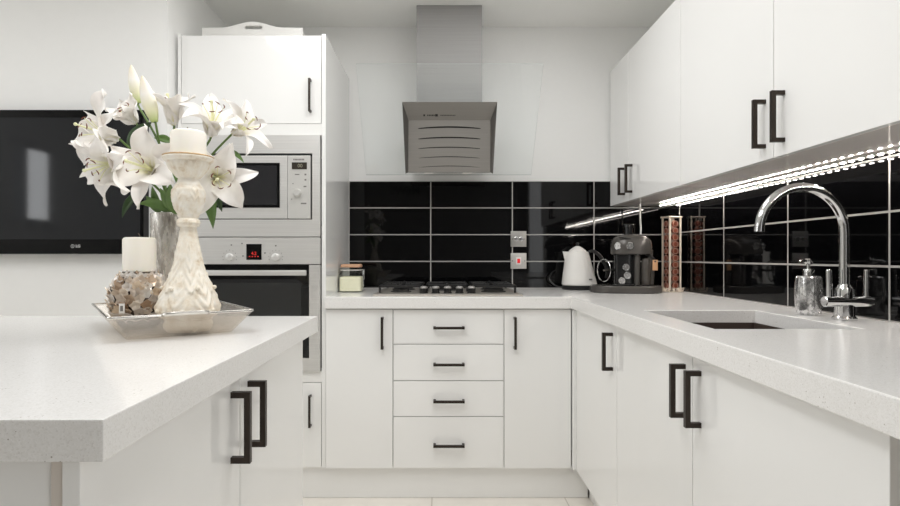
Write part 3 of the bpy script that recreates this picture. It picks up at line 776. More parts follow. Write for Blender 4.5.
# ------------------------------------------------------------------ kettle
t = thing('kettle', 'white cone-shaped electric kettle with black base and handle', 'kettle', (.742, 2.945, .9003), world=False)
build('base', MB().lathe([(.090, 0), (.094, .004), (.094, .016), (.088, .022), (.086, .0225)], 40), M['black_plastic'], t)
kp = [(.088, .023), (.0915, .027), (.0918, .032), (.0885, .05), (.0800, .095), (.0715, .14), (.0635, .18), (.0595, .197), (.058, .201), (.050, .202)]
off = lambda z: -.014 * (z / .2)
kb = MB().lathe(kp, 44); kb.v = [Vector((v.x + off(v.z), v.y, v.z)) for v in kb.v]
kbo = build('jug', kb, M['kettle'], t)
sx = off(.19)
build('spout', MB().add([(sx - .050, -.026, .199), (sx - .050, .026, .199), (sx - .078, 0, .203), (sx - .062, -.012, .145), (sx - .062, .012, .145), (sx - .040, 0, .201)],
      [(0, 2, 3), (1, 4, 2), (3, 2, 4), (0, 5, 2), (1, 2, 5)]), M['kettle'], kbo, smooth=False)
ld = build('lid', MB().lathe([(.044, .2022), (.0455, .205), (.043, .209), (.026, .222), (.013, .230), (.008, .2315), (0, .232)], 36, Matrix.Translation((sx + .002, 0, 0))), M['kettle'], t)
build('lid_knob', MB().lathe([(.006, .231), (.0045, .236), (.009, .243), (.0075, .249), (0, .250)], 18, Matrix.Translation((sx + .002, 0, 0))), M['black_plastic'], ld)
hp = spline([Vector((.036, -.01, .190)), Vector((.060, -.012, .204)), Vector((.094, -.014, .190)), Vector((.126, -.016, .145)), Vector((.142, -.016, .100)), Vector((.136, -.016, .062))], 6)
build('handle', MB().tube(hp, [.007 + .003 * math.sin(PI * i / (len(hp) - 1)) for i in range(len(hp))], 12), M['black_plastic'], t)
build('badge', MB().box(.028, .046, -.0815, -.0790, .052, .060, .0008), M['mark'], t)
build('cord', MB().tube(spline([Vector((-.090, .02, .010)), Vector((-.125, .03, .02)), Vector((-.150, .05, .05)), Vector((-.135, .075, .085)), Vector((-.11, .085, .10))], 6), .0035, 8), M['black_plastic'], t)

# ------------------------------------------------------------------ coffee machine
t = thing('coffee_machine', 'dark grey capsule coffee machine with round chrome dials, in the corner', 'coffee machine', (.905, 2.700, .9003), -.20, world=False)
def stad(hx, hy, n=16):
    r = min(hx, hy); out = []
    for k in range(n + 1):
        a = -PI / 2 + PI * k / n; out.append((hx - r + r * math.cos(a), r * math.sin(a)))
    for k in range(n + 1):
        a = PI / 2 + PI * k / n; out.append((-hx + r + r * math.cos(a), r * math.sin(a)))
    return out
build('base', loft([(stad(.166, .104), 0), (stad(.170, .108), .004), (stad(.170, .108), .030), (stad(.166, .104), .035)]), M['machine'], t)
n_before = len(t.children)
build('drip_grate', loft([(RR(.052, .038, .01), .0352), (RR(.05, .036, .01), .040)]), M['machine_dk'], t).location = (-.06, -.05, 0)
bdy = build('body', loft([(RR(.046, .062, .02), .0355), (RR(.046, .062, .02), .166)]), M['machine_dk'], t); bdy.location = (-.055, .02, 0)
for (dx, dz) in ((.008, .112), (.014, .076), (-.012, .052)):
    build('chrome_disc', MB().lathe([(.017, 0), (.017, .003), (.015, .005), (.011, .005), (.0105, .003), (.006, .003), (.005, .005), (0, .005)], 24, Matrix.Translation((dx, -.0622, dz)) @ Matrix.Rotation(PI / 2, 4, 'X')), M['chrome'], bdy)
build('pillar', MB().lathe([(.016, .0355), (.016, .166)], 20, Matrix.Translation((.006, -.02, 0))), M['machine'], t)
hd = MB()
def hs(hx, hy, z): return ([(p[0], p[1]) for p in stad(hx, hy)], z)
hd = loft([hs(.088, .062, .167), hs(.097, .070, .172), hs(.098, .072, .205), hs(.094, .068, .228), hs(.080, .056, .245), hs(.058, .036, .256), hs(.02, .012, .260)])
hdo = build('head', hd, M['machine'], t); hdo.location = (-.018, .01, 0)
for (dx, dy, dz, rz) in ((-.085, -.044, .206, -.6), (-.032, -.0625, .206, 0)):
    build('dial', MB().lathe([(.017, -.004), (.017, .005), (.0145, .008), (.0125, .008), (.012, .005), (.005, .005), (.004, .007), (0, .007)], 26, Matrix.Translation((dx, dy, dz)) @ Matrix.Rotation(rz, 4, 'Z') @ Matrix.Rotation(PI / 2, 4, 'X')), M['chrome'], t)
build('slot', bx(-.028, .028, -.0035, .0035, -.002, .002, .001, xf=Matrix.Translation((-.055, -.052, .240)) @ Matrix.Rotation(.12, 4, 'Y')), M['gap'], t)
build('top_cap', MB().lathe([(.021, .252), (.021, .286), (.026, .288), (.026, .300), (.023, .304), (0, .304)], 28, Matrix.Translation((-.030, .012, 0))), M['machine_dk'], t)
build('water_tank', MB().lathe([(.021, .0355), (.0225, .04), (.0225, .135), (.018, .148), (.009, .153), (0, .154)], 24, Matrix.Translation((.062, -.030, 0))), M['tank'], t)
build('steam_arm', MB().lathe([(.010, .167), (.012, .19), (.012, .160)], 14, Matrix.Translation((.105, .0, 0)), cap=False).tube([(.106, .0, .036), (.106, 0, .10), (.104, 0, .17)], [.014, .018, .012], 14).ball((.100, -.006, .176), .012), M['machine'], t)
tg = build('tag', bx(-.012, .012, -.003, .003, -.026, .020, .002, xf=Matrix.Translation((.145, -.03, .125))), M['tan'], t)
build('tag_hole', MB().lathe([(.004, -.0036), (.004, .0036)], 12, Matrix.Translation((.145, -.03, .138)) @ Matrix.Rotation(PI / 2, 4, 'X')), M['gap'], tg)
build('tag_hook', MB().tube([(.106, .0, .165), (.125, -.018, .16), (.145, -.028, .150), (.145, -.030, .140)], .002, 8), M['black_plastic'], tg)
for ch in list(t.children)[n_before:]:
    ch.location.x += {'tag': -.012, 'steam_arm': .012, 'water_tank': .03}.get(ch.name.split('.')[0], .046); ch.scale.z = 1.10
gl_ = Matrix.Translation((-.104, -.03, .108)) @ Matrix.Rotation(.50, 4, 'Z') @ Matrix.Rotation(PI / 2, 4, 'Y')
ring = MB(); n = 36
ring.tube([gl_ @ Vector((.055 * math.cos(2 * PI * k / n), .055 * math.sin(2 * PI * k / n), 0)) for k in range(n + 1)], .0024, 8, cap=False)
rg = build('glass_dish_rim', ring, M['chrome'], t)
build('glass_dish', MB().lathe([(.052, .0), (.045, .012), (.025, .019), (0, .021)], 36, gl_, cap=False), M['jar_glass'], rg)
build('dish_bracket', MB().tube([(-.104, -.03, .108), (-.06, .02, .11)], .006, 10), M['machine'], t)

# ------------------------------------------------------------------ capsule tower and its capsules
cxx, cyy, z0, tyaw = 1.146, 2.735, .9003, .20
t = thing('capsule_tower', 'cream wire capsule tower stand beside the coffee machine', 'capsule holder', (cxx, cyy, z0), tyaw, world=False)
H = .368; s = .029
fr = MB()
for sx in (-1, 1):
    for sy in (-1, 1):
        fr.box(sx * s - .0038, sx * s + .0038, sy * s - .0038, sy * s + .0038, .012, H, .001)
build('upright', MB().box(s - .0038, s + .0038, -s - .0038, -s + .0038, .012, H, .001), M['wire'], t)
build('upright', MB().box(-s - .0038, -s + .0038, -s - .0038, -s + .0038, .012, H, .001), M['wire'], t)
build('upright', MB().box(s - .0038, s + .0038, s - .0038, s + .0038, .012, H, .001), M['wire'], t)
build('upright', MB().box(-s - .0038, -s + .0038, s - .0038, s + .0038, .012, H, .001), M['wire'], t)
build('top_plate', bx(-s - .008, s + .008, -s - .008, s + .008, H, H + .006, .001), M['wire'], t)
build('core', MB().lathe([(.006, .01), (.006, H)], 12), M['wire'], t)
fw = MB()
for k in range(12):
    a = 2 * PI * k / 12 + .2; r1 = .042 + .009 * (k % 2)
    fw.tube(spline([Vector((.01 * math.cos(a), .01 * math.sin(a), .016)), Vector((.03 * math.cos(a), .03 * math.sin(a), .017)), Vector((r1 * math.cos(a), r1 * math.sin(a), .003)), Vector(((r1 + .008) * math.cos(a), (r1 + .008) * math.sin(a), .022))], 4), .0034, 6)
fw.tube([(.044 * math.cos(2 * PI * k / 24), .044 * math.sin(2 * PI * k / 24), .0032) for k in range(25)], .0022, 6, cap=False)
build('wire_foot', fw, M['wire'], t)
cap0 = None
faces = [((0, -1), 0, 'front'), ((-1, 0), -PI / 2, 'left'), ((1, 0), PI / 2, 'right')]
txt = {'front': 'copper coffee capsule in the front column of the wire tower', 'left': 'copper coffee capsule in the tower column facing the coffee machine', 'right': 'copper coffee capsule in the tower column facing the tiled right wall'}
for (nx, ny), rz, nm in faces:
    for k in range(10):
        cr, sr = math.cos(tyaw), math.sin(tyaw); loc = (cxx + (nx * cr - ny * sr) * .027, cyy + (nx * sr + ny * cr) * .027, z0 + .033 + k * .0338)
        if cap0 is None:
            cap0 = thing('coffee_capsule', txt[nm], 'capsule', loc, rz + tyaw, 'coffee capsules in the wire tower, ' + nm + ' column', world=False)
            X = Matrix.Rotation(PI / 2, 4, 'X')
            build('foil_cup', MB().lathe([(.0085, -.014), (.012, -.011), (.0145, .0)], 20, X), M['capsule'], cap0)
            build('foil_lid', MB().lathe([(.0158, .0004), (.0166, .0008), (.0166, .0022), (.0148, .0026), (.0140, .0048), (.006, .0062), (0, .0062)], 20, X), M['capsule'], cap0)
            build('rim', MB().lathe([(.0144, .0044), (.0144, .0056), (.0132, .0062), (.0118, .0058)], 20, X, cap=False), M['capsule_rim'], cap0)
        else:
            c = cap0.copy(); link(c); c.location = loc; c.rotation_euler = (0, 0, rz + tyaw)
            tag(c, txt[nm], 'capsule', 'coffee capsules in the wire tower, ' + nm + ' column')
            for ch in [o for o in cap0.children]:
                q = ch.copy(); link(q); q.parent = c

# ------------------------------------------------------------------ white tray on top of the tall cabinet
t = thing('serving_tray', 'white wooden serving tray on top of the tall cabinet', 'tray', (-.874, 2.70, 2.0605))
q0, q1 = -1.108, -.641; zt = 2.0605
build('tray_floor', bx(q0, q1, 2.55, 2.93, zt, zt + .008), M['tray_paint'], t, smooth=False)
for yy in (2.55, 2.918):
    top = []
    n = 24; hole = []
    for i in range(n + 1):
        u = i / n; v = max(0, 1 - abs(2 * u - 1) / .62); top.append((q0 + (q1 - q0) * u, 2.136 + .027 * (v * v * (3 - 2 * v)) + .002 * math.sin(PI * u)))
    hc, hz_, hw_, hr = (q0 + q1) / 2 + .005, 2.1385, .034, .0085
    b = bmesh.new()
    outer = [(q0, zt + .008)] + top + [(q1, zt + .008)]
    outer = outer[::-1]
    hol = [(hc + sx * hw_ + hr * math.cos(a), hz_ + hr * math.sin(a)) for sx, aa in ((1, range(-90, 91, 30)), (-1, range(90, 271, 30))) for a in [math.radians(x) for x in aa]]
    ov = [b.verts.new((p[0], yy, p[1])) for p in outer]; hv_ = [b.verts.new((p[0], yy, p[1])) for p in hol]
    es = [b.edges.new((ov[i], ov[(i + 1) % len(ov)])) for i in range(len(ov))] + [b.edges.new((hv_[i], hv_[(i + 1) % len(hv_)])) for i in range(len(hv_))]
    r = bmesh.ops.triangle_fill(b, edges=es, use_beauty=True)
    ex = bmesh.ops.extrude_face_region(b, geom=list(b.faces))
    for v in [e for e in ex['geom'] if isinstance(e, bmesh.types.BMVert)]: v.co.y += .012
    build('handle_end', MB().bm(b), M['tray_paint'], t, smooth=False)
for xx in (q0, q1 - .012): build('side', bx(xx, xx + .012, 2.5622, 2.9178, zt + .008, zt + .062, .002), M['tray_paint'], t, smooth=False)

# ------------------------------------------------------------------ television
tx0, tx1, tz0, tz1, tyf = -2.340, -1.257, 1.0865, 1.6960, 2.322
t = thing('tv', 'black flat screen television on the white wall behind the island', 'television', (-1.8, 2.35, 1.0865))
build('housing', bx(tx0, tx1, tyf, 2.3695, tz0, tz1, .004), M['bezel'], t, smooth=False)
build('screen', bx(tx0 + .03, tx1 - .012, tyf - .0016, tyf - .0003, tz0 + .062, tz1 - .034), M['screen'], t, smooth=False)
lc = at(72.6, 246.2, tyf - .001); lg = MB(); n = 24
lg.tube([(lc.x + .0068 * math.cos(2 * PI * k / n), tyf - .0012, lc.z + .0068 * math.sin(2 * PI * k / n)) for k in range(n + 1)], .0011, 6, cap=False)
lg.box(lc.x - .0006, lc.x + .0006, tyf - .0018, tyf - .0004, lc.z - .003, lc.z + .004).box(lc.x - .0006, lc.x + .0032, tyf - .0018, tyf - .0004, lc.z - .003, lc.z - .0018)
build('logo_ring', lg, M['logo'], t)
build('logo_letters', text_mb('LG', .016, (lc.x + .0225, tyf - .0008, lc.z), (1, 0, 0), (0, 0, 1), .0005, .0006), M['logo'], t, smooth=False)

# ------------------------------------------------------------------ sign on the rear wall (seen mirrored in the tiles)
t = thing('sign', 'grey street-name sign reading MEWS on the rear wall, mirrored in the tiles', 'sign', (-.62, YR + .01, 1.74))
build('panel', bx(-1.05, -.18, YR + .001, YR + .02, 1.76, 2.10, .004), M['sign'], t, smooth=False)
build('letters', text_mb('MEWS', .15, (-.50, YR + .0215, 1.985), (-1, 0, 0), (0, 0, 1), .001, .003), M['print'], t, smooth=False)

# ------------------------------------------------------------------ island
IX, IY0, IY1, IXL = -0.365, .594, 1.627, -1.80
iw = build('island_worktop', bx(IXL, IX, IY0, IY1, .8535, .900, .002), M['quartz'], smooth=False)
tag(iw, 'pale speckled quartz worktop of the island in the foreground', 'worktop')
t = thing('island_cabinet', 'white double-door island cabinet under the near worktop', 'cabinet', (-1.0, 1.1, 0))
DX = -0.402; y0, y1, ym = .612, 1.600, 1.101
c = MB().box(IXL + .03, DX - .021, y0 + .019, y1 - .001, .11, .8525)
build('carcass', c, M['carcass'], t, smooth=False)
d = build('door', bx(DX - .02, DX, y0, ym - G, .105, .8480, .0015), M['gloss'], t, smooth=False)
handle(d, (DX, 1.056, .680), (DX, 1.056, .8165), (1, 0, 0), .037, .0115)
d = build('door', bx(DX - .02, DX, ym + G, y1, .105, .8480, .0015), M['gloss'], t, smooth=False)
handle(d, (DX, 1.148, .680), (DX, 1.148, .8165), (1, 0, 0), .037, .0115)
build('end_post', bx(-.4365, DX - .0215, y0 + .004, y0 + .018, .11, .8525), M['post'], t, smooth=False)
build('end_panel', bx(IXL + .03, -.437, y0 + .0125, y0 + .018, .11, .8525), M['gloss'], t, smooth=False)
build('plinth', bx(IXL + .08, DX - .06, y0 + .05, y1 - .05, .0008, .109), M['carcass'], t, smooth=False)

# ------------------------------------------------------------------ silver tray on the island
ang = math.radians(36)
U = Vector((math.cos(ang), math.sin(ang), 0)); Vv = Vector((-math.sin(ang), math.cos(ang), 0))
tc = Vector((-.671, 1.352, .9004))
t = thing('silver_tray', 'rectangular silvered tray with flared sides on the island worktop', 'tray', tc, ang, world=False)
def trr(hx, hy, r=.008, n=3): return rrect(hx, hy, r, n)
rings = [(trr(.107, .166), 0), (trr(.111, .170), .004), (trr(.145, .208), .050), (trr(.142, .205), .0515), (trr(.108, .167), .0065), (trr(.104, .163), .0045)]
build('dish', loft(rings), M['tray'], t)
rim = MB(); pr = [Vector((p[0], p[1], .0518)) for p in trr(.1445, .2075)]
rim.tube(pr + [pr[0]], .0026, 8, cap=False)
build('rim', rim, M['tray_rim'], t)
for sg in (-1, 1):
    build('handle', MB().tube(spline([Vector((-.045, sg * .207, .052)), Vector((-.035, sg * .222, .055)), Vector((0, sg * .227, .056)), Vector((.035, sg * .222, .055)), Vector((.045, sg * .207, .052))], 6), .0045, 10), M['tray_rim'], t)
TZ = tc.z + .0048

# shell-shard candle holder with candle
bc = at(139.5, 292, 1.315); R = .078; bz = TZ + .0005
t = thing('candle_holder', 'round candle holder covered in brown and silver shell shards, on the silver tray', 'candle holder', (bc.x, bc.y, bz), world=False)
HB = .135; cz = .071
build('core', MB().lathe([(.036, 0), (.046, .012), (.053, .04), (.056, cz), (.052, .10), (.043, .122), (.038, HB - .010), (.037, HB - .002), (.0, HB - .002)], 32), M['core'], t)
sh = MB(); tones = []
ncount = 0
rows = 11
for r_ in range(rows):
    ph = math.radians(-44 + r_ * 112 / (rows - 1))
    m_ = max(8, int(19 * math.cos(ph)))
    for k in range(m_):
        az = 2 * PI * (k + .5 * (r_ % 2)) / m_ + random.uniform(-.06, .06)
        nrm = Vector((math.cos(ph) * math.cos(az), math.cos(ph) * math.sin(az), math.sin(ph)))
        tang = Vector((-math.sin(az), math.cos(az), 0)); upt = nrm.cross(tang) * 1
        if upt.z < 0: upt = -upt
        p = Vector((0, 0, cz)) + Vector((nrm.x * .0625, nrm.y * .0625, nrm.z * .070))
        tilt = random.uniform(.15, .65); rot = random.uniform(-.5, .5)
        u2 = (tang * math.cos(rot) + upt * math.sin(rot)); v2 = (upt * math.cos(rot) - tang * math.sin(rot))
        v2 = (v2 * math.cos(tilt) + nrm * math.sin(tilt)); w2 = u2.cross(v2)
        sc = random.uniform(.85, 1.15); tone = random.random()
        # cupped five-point shard
        out = []
        for q in range(10):
            a = PI / 2 + 2 * PI * q / 10; rr = (.0150 if q % 2 == 0 else .0112) * sc * random.uniform(.85, 1.12)
            cup = .0045 * (1 if q % 2 == 0 else .5) + random.uniform(-.001, .0015)
            out.append(p + u2 * rr * math.cos(a) * .95 + v2 * rr * math.sin(a) + nrm * cup)
        ce = p - nrm * .002
        th = [o_ - nrm * .002 for o_ in out]
        o0 = len(sh.v)
        sh.add([ce] + out + [ce - nrm * .002] + th, [(0, 1 + i, 1 + (i + 1) % 10) for i in range(10)] + [(11, 12 + (i + 1) % 10, 12 + i) for i in range(10)] + [(1 + i, 12 + i, 12 + (i + 1) % 10, 1 + (i + 1) % 10) for i in range(10)])
        tones += [tone] * 22
so = build('shell_shards', sh, M['shard'], t, angle=20, fix=False)
at_ = so.data.attributes.new('tone', 'FLOAT', 'POINT'); at_.data.foreach_set('value', tones)
lx = Vector((.006, -.0805, .033))
build('price_tag', bx(-.006, .006, -.001, .001, -.011, .011, .0006, xf=Matrix.Translation((.008, -.0865, .054)) @ Matrix.Rotation(.10, 4, 'Z')), M['white_plastic'], t)
build('tag_print', bx(-.003, .003, -.0013, -.00105, -.006, .006, xf=Matrix.Translation((.008, -.0865, .054)) @ Matrix.Rotation(.10, 4, 'Z')), M['mark'], t)
def candle(label, c, z, r, h):
    t = thing('pillar_candle', label, 'candle', (c[0], c[1], z), world=False)
    build('wax', MB().lathe([(r - .002, 0), (r, .002), (r, h - .006), (r - .002, h - .002), (r - .006, h), (r * .5, h - .003), (.004, h - .0055), (0, h - .0055)], 40), M['wax'], t)
    build('wick', MB().tube([(0, 0, h - .006), (.001, 0, h + .004), (-.003, 0, h + .010)], .0011, 6), M['wick'], t)
candle('white pillar candle standing in the shell-shard holder', bc, bz + HB - .0015, .0362, at(0, 237.5, bc.y).z - bz - HB + .0015)

# carved candlestick with candle
kc = at(188.5, 300, 1.268)
t = thing('candlestick', 'tall carved antique-cream candlestick on the silver tray', 'candlestick', (kc.x, kc.y, TZ + .0005), world=False)
zb = TZ + .0005
S = 1.268 / F
prof_px = [(331, 21), (328, 24), (324, 25), (320, 23), (316, 28), (311, 31.5), (305, 31), (297, 28), (289, 24.5), (281, 21), (272, 17.5), (262, 14.8), (250, 12.2), (240, 9.9), (231, 8.6), (228, 8.6), (226.5, 11.5), (223.5, 12.4), (220.5, 11.4), (219, 9.6), (215, 10.5), (212, 12.6), (206, 15.0), (198, 16.6), (191, 16.3), (186, 13.5), (182, 11), (179.5, 10.5), (178, 12.5), (174, 16), (170, 19.5), (166, 21.5), (163.5, 22)]
def Z(py): return HC - (py - CY) * S - zb
pr = []
for i in range(len(prof_px) - 1):
    (ya_, ra), (yb_, rb) = prof_px[i], prof_px[i + 1]
    for k in range(6): u = k / 6; pr.append((max((ra + (rb - ra) * u), .1) * S, Z(ya_ + (yb_ - ya_) * u)))
pr.append((prof_px[-1][1] * S, Z(prof_px[-1][0])))
pr = [(q * .93, z) for q, z in pr]
zz0 = pr[0][1]; pr = [(r, z - zz0) for r, z in pr]; HK = pr[-1][1]
def leaf_h(a, v, n, off):
    u = ((a / (2 * PI) * n + off) % 1.0) * 2 - 1
    if not 0 < v < 1: return 0.0
    w = .95 * math.sin(PI * min(1, .12 + .86 * v)) ** .7 * (1 - .12 * abs(math.sin(5 * PI * v)))
    k = abs(u) / max(w, .01)
    if k > 1: return 0.0
    return (1 - k ** 3) * (.65 + .35 * math.cos(26 * (v - .45 * abs(u)))) + .35 * max(0, 1 - k * 6)
def carve(a, z):
    py = CY + (HC - zb - zz0 - z) / S
    if py > 318: return .97 + .05 * abs(math.cos(4 * a))
    if py > 232:
        h = max(leaf_h(a, (318 - py) / 46, 6, 0), leaf_h(a, (292 - py) / 46, 6, .5), .8 * leaf_h(a, (262 - py) / 32, 6, 0))
        return .945 + .085 * h
    if 186 < py < 218: return .95 + .09 * leaf_h(a, (218 - py) / 32, 6, .2)
    if py < 179: return .985 + .03 * math.cos(22 * a)
    return .98
build('stem', MB().lathe(pr, 132, None, 0, carve), M['antique'], t, angle=60)
rimz = HK
build('cup_rim', MB().lathe([(20.4 * S, rimz + .0003), (23 * S, rimz + .004), (24 * S, rimz + .009), (23.4 * S, rimz + .013), (21.5 * S, rimz + .0145), (0, rimz + .0135)], 60, None, 0, lambda a, z: 1 + .012 * math.cos(26 * a)), M['antique'], t)
build('gilt_edge', MB().lathe([(23.6 * S, rimz + .0118), (23.9 * S, rimz + .0138), (23.0 * S, rimz + .0155), (21.8 * S, rimz + .0152)], 60, None, 0, lambda a, z: 1.004 + .012 * math.cos(26 * a), cap=False), M['gold'], t)
sc_ = MB()
for k in range(6):
    a = 2 * PI * k / 6 + .26
    for (py, rr, s_) in ((288, 24.0, .0055), (310, 28.0, .007)):
        sc_.ball((rr * S * math.cos(a + (.5 if py > 300 else 0)), rr * S * math.sin(a + (.5 if py > 300 else 0)), Z(py) - zz0), s_, sq=.9)
build('scroll_bosses', sc_, M['antique'], t)
ck = zb + rimz + .0150
candle('ivory pillar candle on top of the carved candlestick', kc, ck, .0385, at(0, 131.5, kc.y).z - ck)

# vase
vc = at(173, 250, 1.462)
VT = at(0, 213.5, 1.462).z - TZ - .0005
t = thing('vase', 'cylindrical silver mercury-glass vase holding the white lilies', 'vase', (vc.x, vc.y, TZ + .0005), world=False)
vw = lambda a, z: 1 + .012 * math.sin(7 * a + z * 30) + .008 * math.sin(13 * a - z * 50)
pv = [(.046, 0), (.052, .004)] + [(.0535, .01 + (VT - .014) * k / 12) for k in range(13)] + [(.053, VT - .001), (.051, VT), (.049, VT - .003)] + [(.0485, VT - .01 - (VT - .03) * k / 6) for k in range(7)] + [(0, .019)]
build('cylinder', MB().lathe(pv, 64, None, 0, vw), M['vase'], t, angle=60)
vtop = TZ + .0005 + VT

# ------------------------------------------------------------------ lilies
def frame(n):
    n = Vector(n).normalized(); a = n.cross(Vector((0, 0, 1)))
    if a.length < .1: a = n.cross(Vector((1, 0, 0)))
    a.normalize(); return n, a, n.cross(a)
def petal(o, n, ax, ay, phi, L, W, open_, recurve, ruf, seed, base_r=.004):
    rad = ax * math.cos(phi) + ay * math.sin(phi); tan = n.cross(rad)
    rnd = random.Random(seed); nu, nv = 8, 16
    p1, p2, tw = rnd.uniform(0, 6), rnd.uniform(0, 6), rnd.uniform(-.25, .25)
    pts = []; uv = []
    # centre line by integrating an angle that goes from near-axial to outward/recurved
    pos = o + rad * base_r; cl = []; d = L / nv
    for j in range(nv + 1):
        v = j / nv
        th = math.radians(12) + open_ * min(1, (v / .55)) ** 1.3 + recurve * max(0, (v - .45) / .55) ** 1.4
        dr = n * math.cos(th) + rad * math.sin(th); nm = (rad * math.cos(th) - n * math.sin(th)) * -1
        cl.append((pos.copy(), dr, nm)); pos = pos + dr * d
    for j in range(nv + 1):
        v = j / nv; c, dr, nm = cl[j]
        w = W * (math.sin(PI * min(1, .06 + v * .94) ** .85) ** .75) * (1 - .25 * v ** 6) if v < 1 else W * .04
        w = max(w, W * (.18 if v < .1 else .04))
        for i in range(nu + 1):
            u = 2 * i / nu - 1
            edge = u * u
            z = W * (.20 * edge) * (1 - .5 * v) + ruf * W * edge * (math.sin(9 * v + p1 + (0 if u > 0 else p2)) * .5) - W * .05 * (1 - abs(u)) ** 3
            s2 = tan * math.cos(tw * v) + nm * math.sin(tw * v)
            pts.append(c + s2 * (u * w / 2) + nm * z); uv.append((i / nu, v))
    return pts, uv, nu, nv
def addpetal(parent, *a, **k):
    pts, uv, nu, nv = petal(*a, **k)
    mb = MB(); mb.add(pts, [(j * (nu + 1) + i, j * (nu + 1) + i + 1, (j + 1) * (nu + 1) + i + 1, (j + 1) * (nu + 1) + i) for j in range(nv) for i in range(nu)])
    o = build('petal', mb, M['petal'], parent, angle=180, uv=uv, fix=False)
    m = o.modifiers.new('thickness', 'SOLIDIFY'); m.thickness = .0007; m.offset = 0
    m = o.modifiers.new('smooth', 'SUBSURF'); m.levels = 1; m.render_levels = 1
    return o
def leaf(parent, a, b, w, bend, dark=False, roll=0.0):
    a, b = Vector(a), Vector(b); d = (b - a); side = d.cross(Vector((0, -1, 0)))
    if side.length < 1e-4: side = Vector((1, 0, 0))
    side.normalize(); nm = side.cross(d.normalized()); side, nm = side * math.cos(roll) + nm * math.sin(roll), nm * math.cos(roll) - side * math.sin(roll)
    bend = Vector(bend)
    mb = MB()
    def fn(u, v):
        u = 2 * u - 1; ww = w * (math.sin(PI * (.03 + .97 * v) ** .8)) ** .9 if v < 1 else 0
        return a + d * v + bend * (4 * v * (1 - v)) + side * u * ww / 2 + nm * (abs(u) * ww * .22)
    mb.grid(fn, 4, 14)
    o = build('leaf', mb, M['leaf_dark' if dark else 'leaf'], parent, angle=180, fix=False)
    m = o.modifiers.new('thickness', 'SOLIDIFY'); m.thickness = .0008; m.offset = 0
    return o
stem_slot = [0]
def stem(parent, end, n):
    k = stem_slot[0]; stem_slot[0] += 1
    a = 2.4 * k; r = .010 + .022 * ((k * .37) % 1)
    foot = Vector((vc.x + r * math.cos(a + 2.6), vc.y + r * math.sin(a + 2.6), TZ + .03)); mouth = Vector((vc.x + r * math.cos(a), vc.y + r * math.sin(a), vtop + .004))
    p = spline([foot, mouth, mouth.lerp(end, .55) + Vector((0, 0, .02)), end - n * .012, end], 8)
    mb = MB().tube(p, [.0034 - .0008 * i / len(p) for i in range(len(p))], 9)
    return build('stem', mb, M['stem'], parent)
def lily(label, throat, n, L, open_, recurve, roll, seed, W=None, ruf=.35, pist=True, pollen=True, ends=None):
    n, ax, ay = frame(n); W = (W or L * .46) * 1.3; L = L * 1.06
    base = throat - n * L * .28
    t = thing('lily', label, 'flower', (vc.x, vc.y, TZ + .025), group=None)
    stem(t, base, n)
    rnd = random.Random(seed)
    for k in range(6):
        inner = k % 2 == 0
        addpetal(t, base + n * (.0 if inner else -.001), n, ax, ay, roll + k * PI / 3 + rnd.uniform(-.09, .09), L * (1.18 if inner else 1.22) * rnd.uniform(.95, 1.06), W * (1.12 if inner else .74),
                 open_ * rnd.uniform(.9, 1.08) * (1 if inner else 1.05), recurve * rnd.uniform(.75, 1.25), ruf, seed * 13 + k, .0035)
    if pist:
        e = base + n * L * .92 + ax * .010
        mb = MB().tube(spline([base, base + n * L * .5, e], 6), [.0022] * 12 + [.0026], 8).ball(e, .0042, n=10)
        build('pistil', mb, M['filament'], t)
    if pollen:
        for k in range(6):
            a = roll + k * PI / 3 + .5 + rnd.uniform(-.15, .15); rad = ax * math.cos(a) + ay * math.sin(a)
            e = base + n * L * rnd.uniform(.74, .84) + rad * L * rnd.uniform(.2, .3)
            st = build('stamen', MB().tube(spline([base + rad * .002, base + n * L * .45 + rad * L * .07, e], 6), .0009, 6), M['filament'], t)
            tg_ = n.cross(rad) * math.cos(rnd.uniform(-.6, .6)) + n * .35
            tg_.normalize(); pp = [e + tg_ * (.007 * s_) + rad * (-.003 * s_ * s_) for s_ in (-1, -.5, 0, .5, 1)]
            build('anther', MB().tube(pp, [.0006, .0013, .0015, .0013, .0006], 8), M['anther'], st)
    return t
def D3(x, y, z): return Vector((x, y, z))
L1 = lily('white lily facing left over the black television, upper left of the bouquet', at(106, 135, 1.36), D3(-.50, -.82, .22), .098, .95, .85, .35, 3, ruf=.45)
L2 = lily('white lily at lower left of the bouquet, tipped downward', at(113, 163, 1.33), D3(-.42, -.80, -.38), .098, .95, .8, .2, 5, ruf=.4)
L3 = lily('wide open white lily facing forward with yellow throat, centre front', at(149, 169, 1.355), D3(-.10, -.97, .12), .104, 1.12, .35, .55, 8, ruf=.35)
L4 = lily('small half-open white lily between the left flower and the buds', at(131, 118, 1.45), D3(-.25, -.75, .62), .058, .55, .35, .3, 11, W=.036, pist=False)
L5 = lily('white trumpet lily seen from the side above the candle, stamens showing', at(173, 116, 1.43), D3(.02, -.18, .98), .078, .42, .75, .1, 14, W=.034)
L6 = lily('white lily pointing up right of the candle, in front of the oven housing door', at(212, 126, 1.42), D3(.35, -.5, .78), .098, .8, 1.05, .5, 17, W=.036, ruf=.25)
L7 = lily('white lily at far right of the bouquet with thin backward-curling petals', at(240, 130, 1.46), D3(.78, -.42, .28), .094, .8, 1.35, .3, 21, W=.034, ruf=.25)
L8 = lily('white lily at lower right of the bouquet, behind the candlestick cup', at(217, 178, 1.39), D3(.48, -.82, -.18), .100, 1.0, .8, .15, 26, ruf=.35)
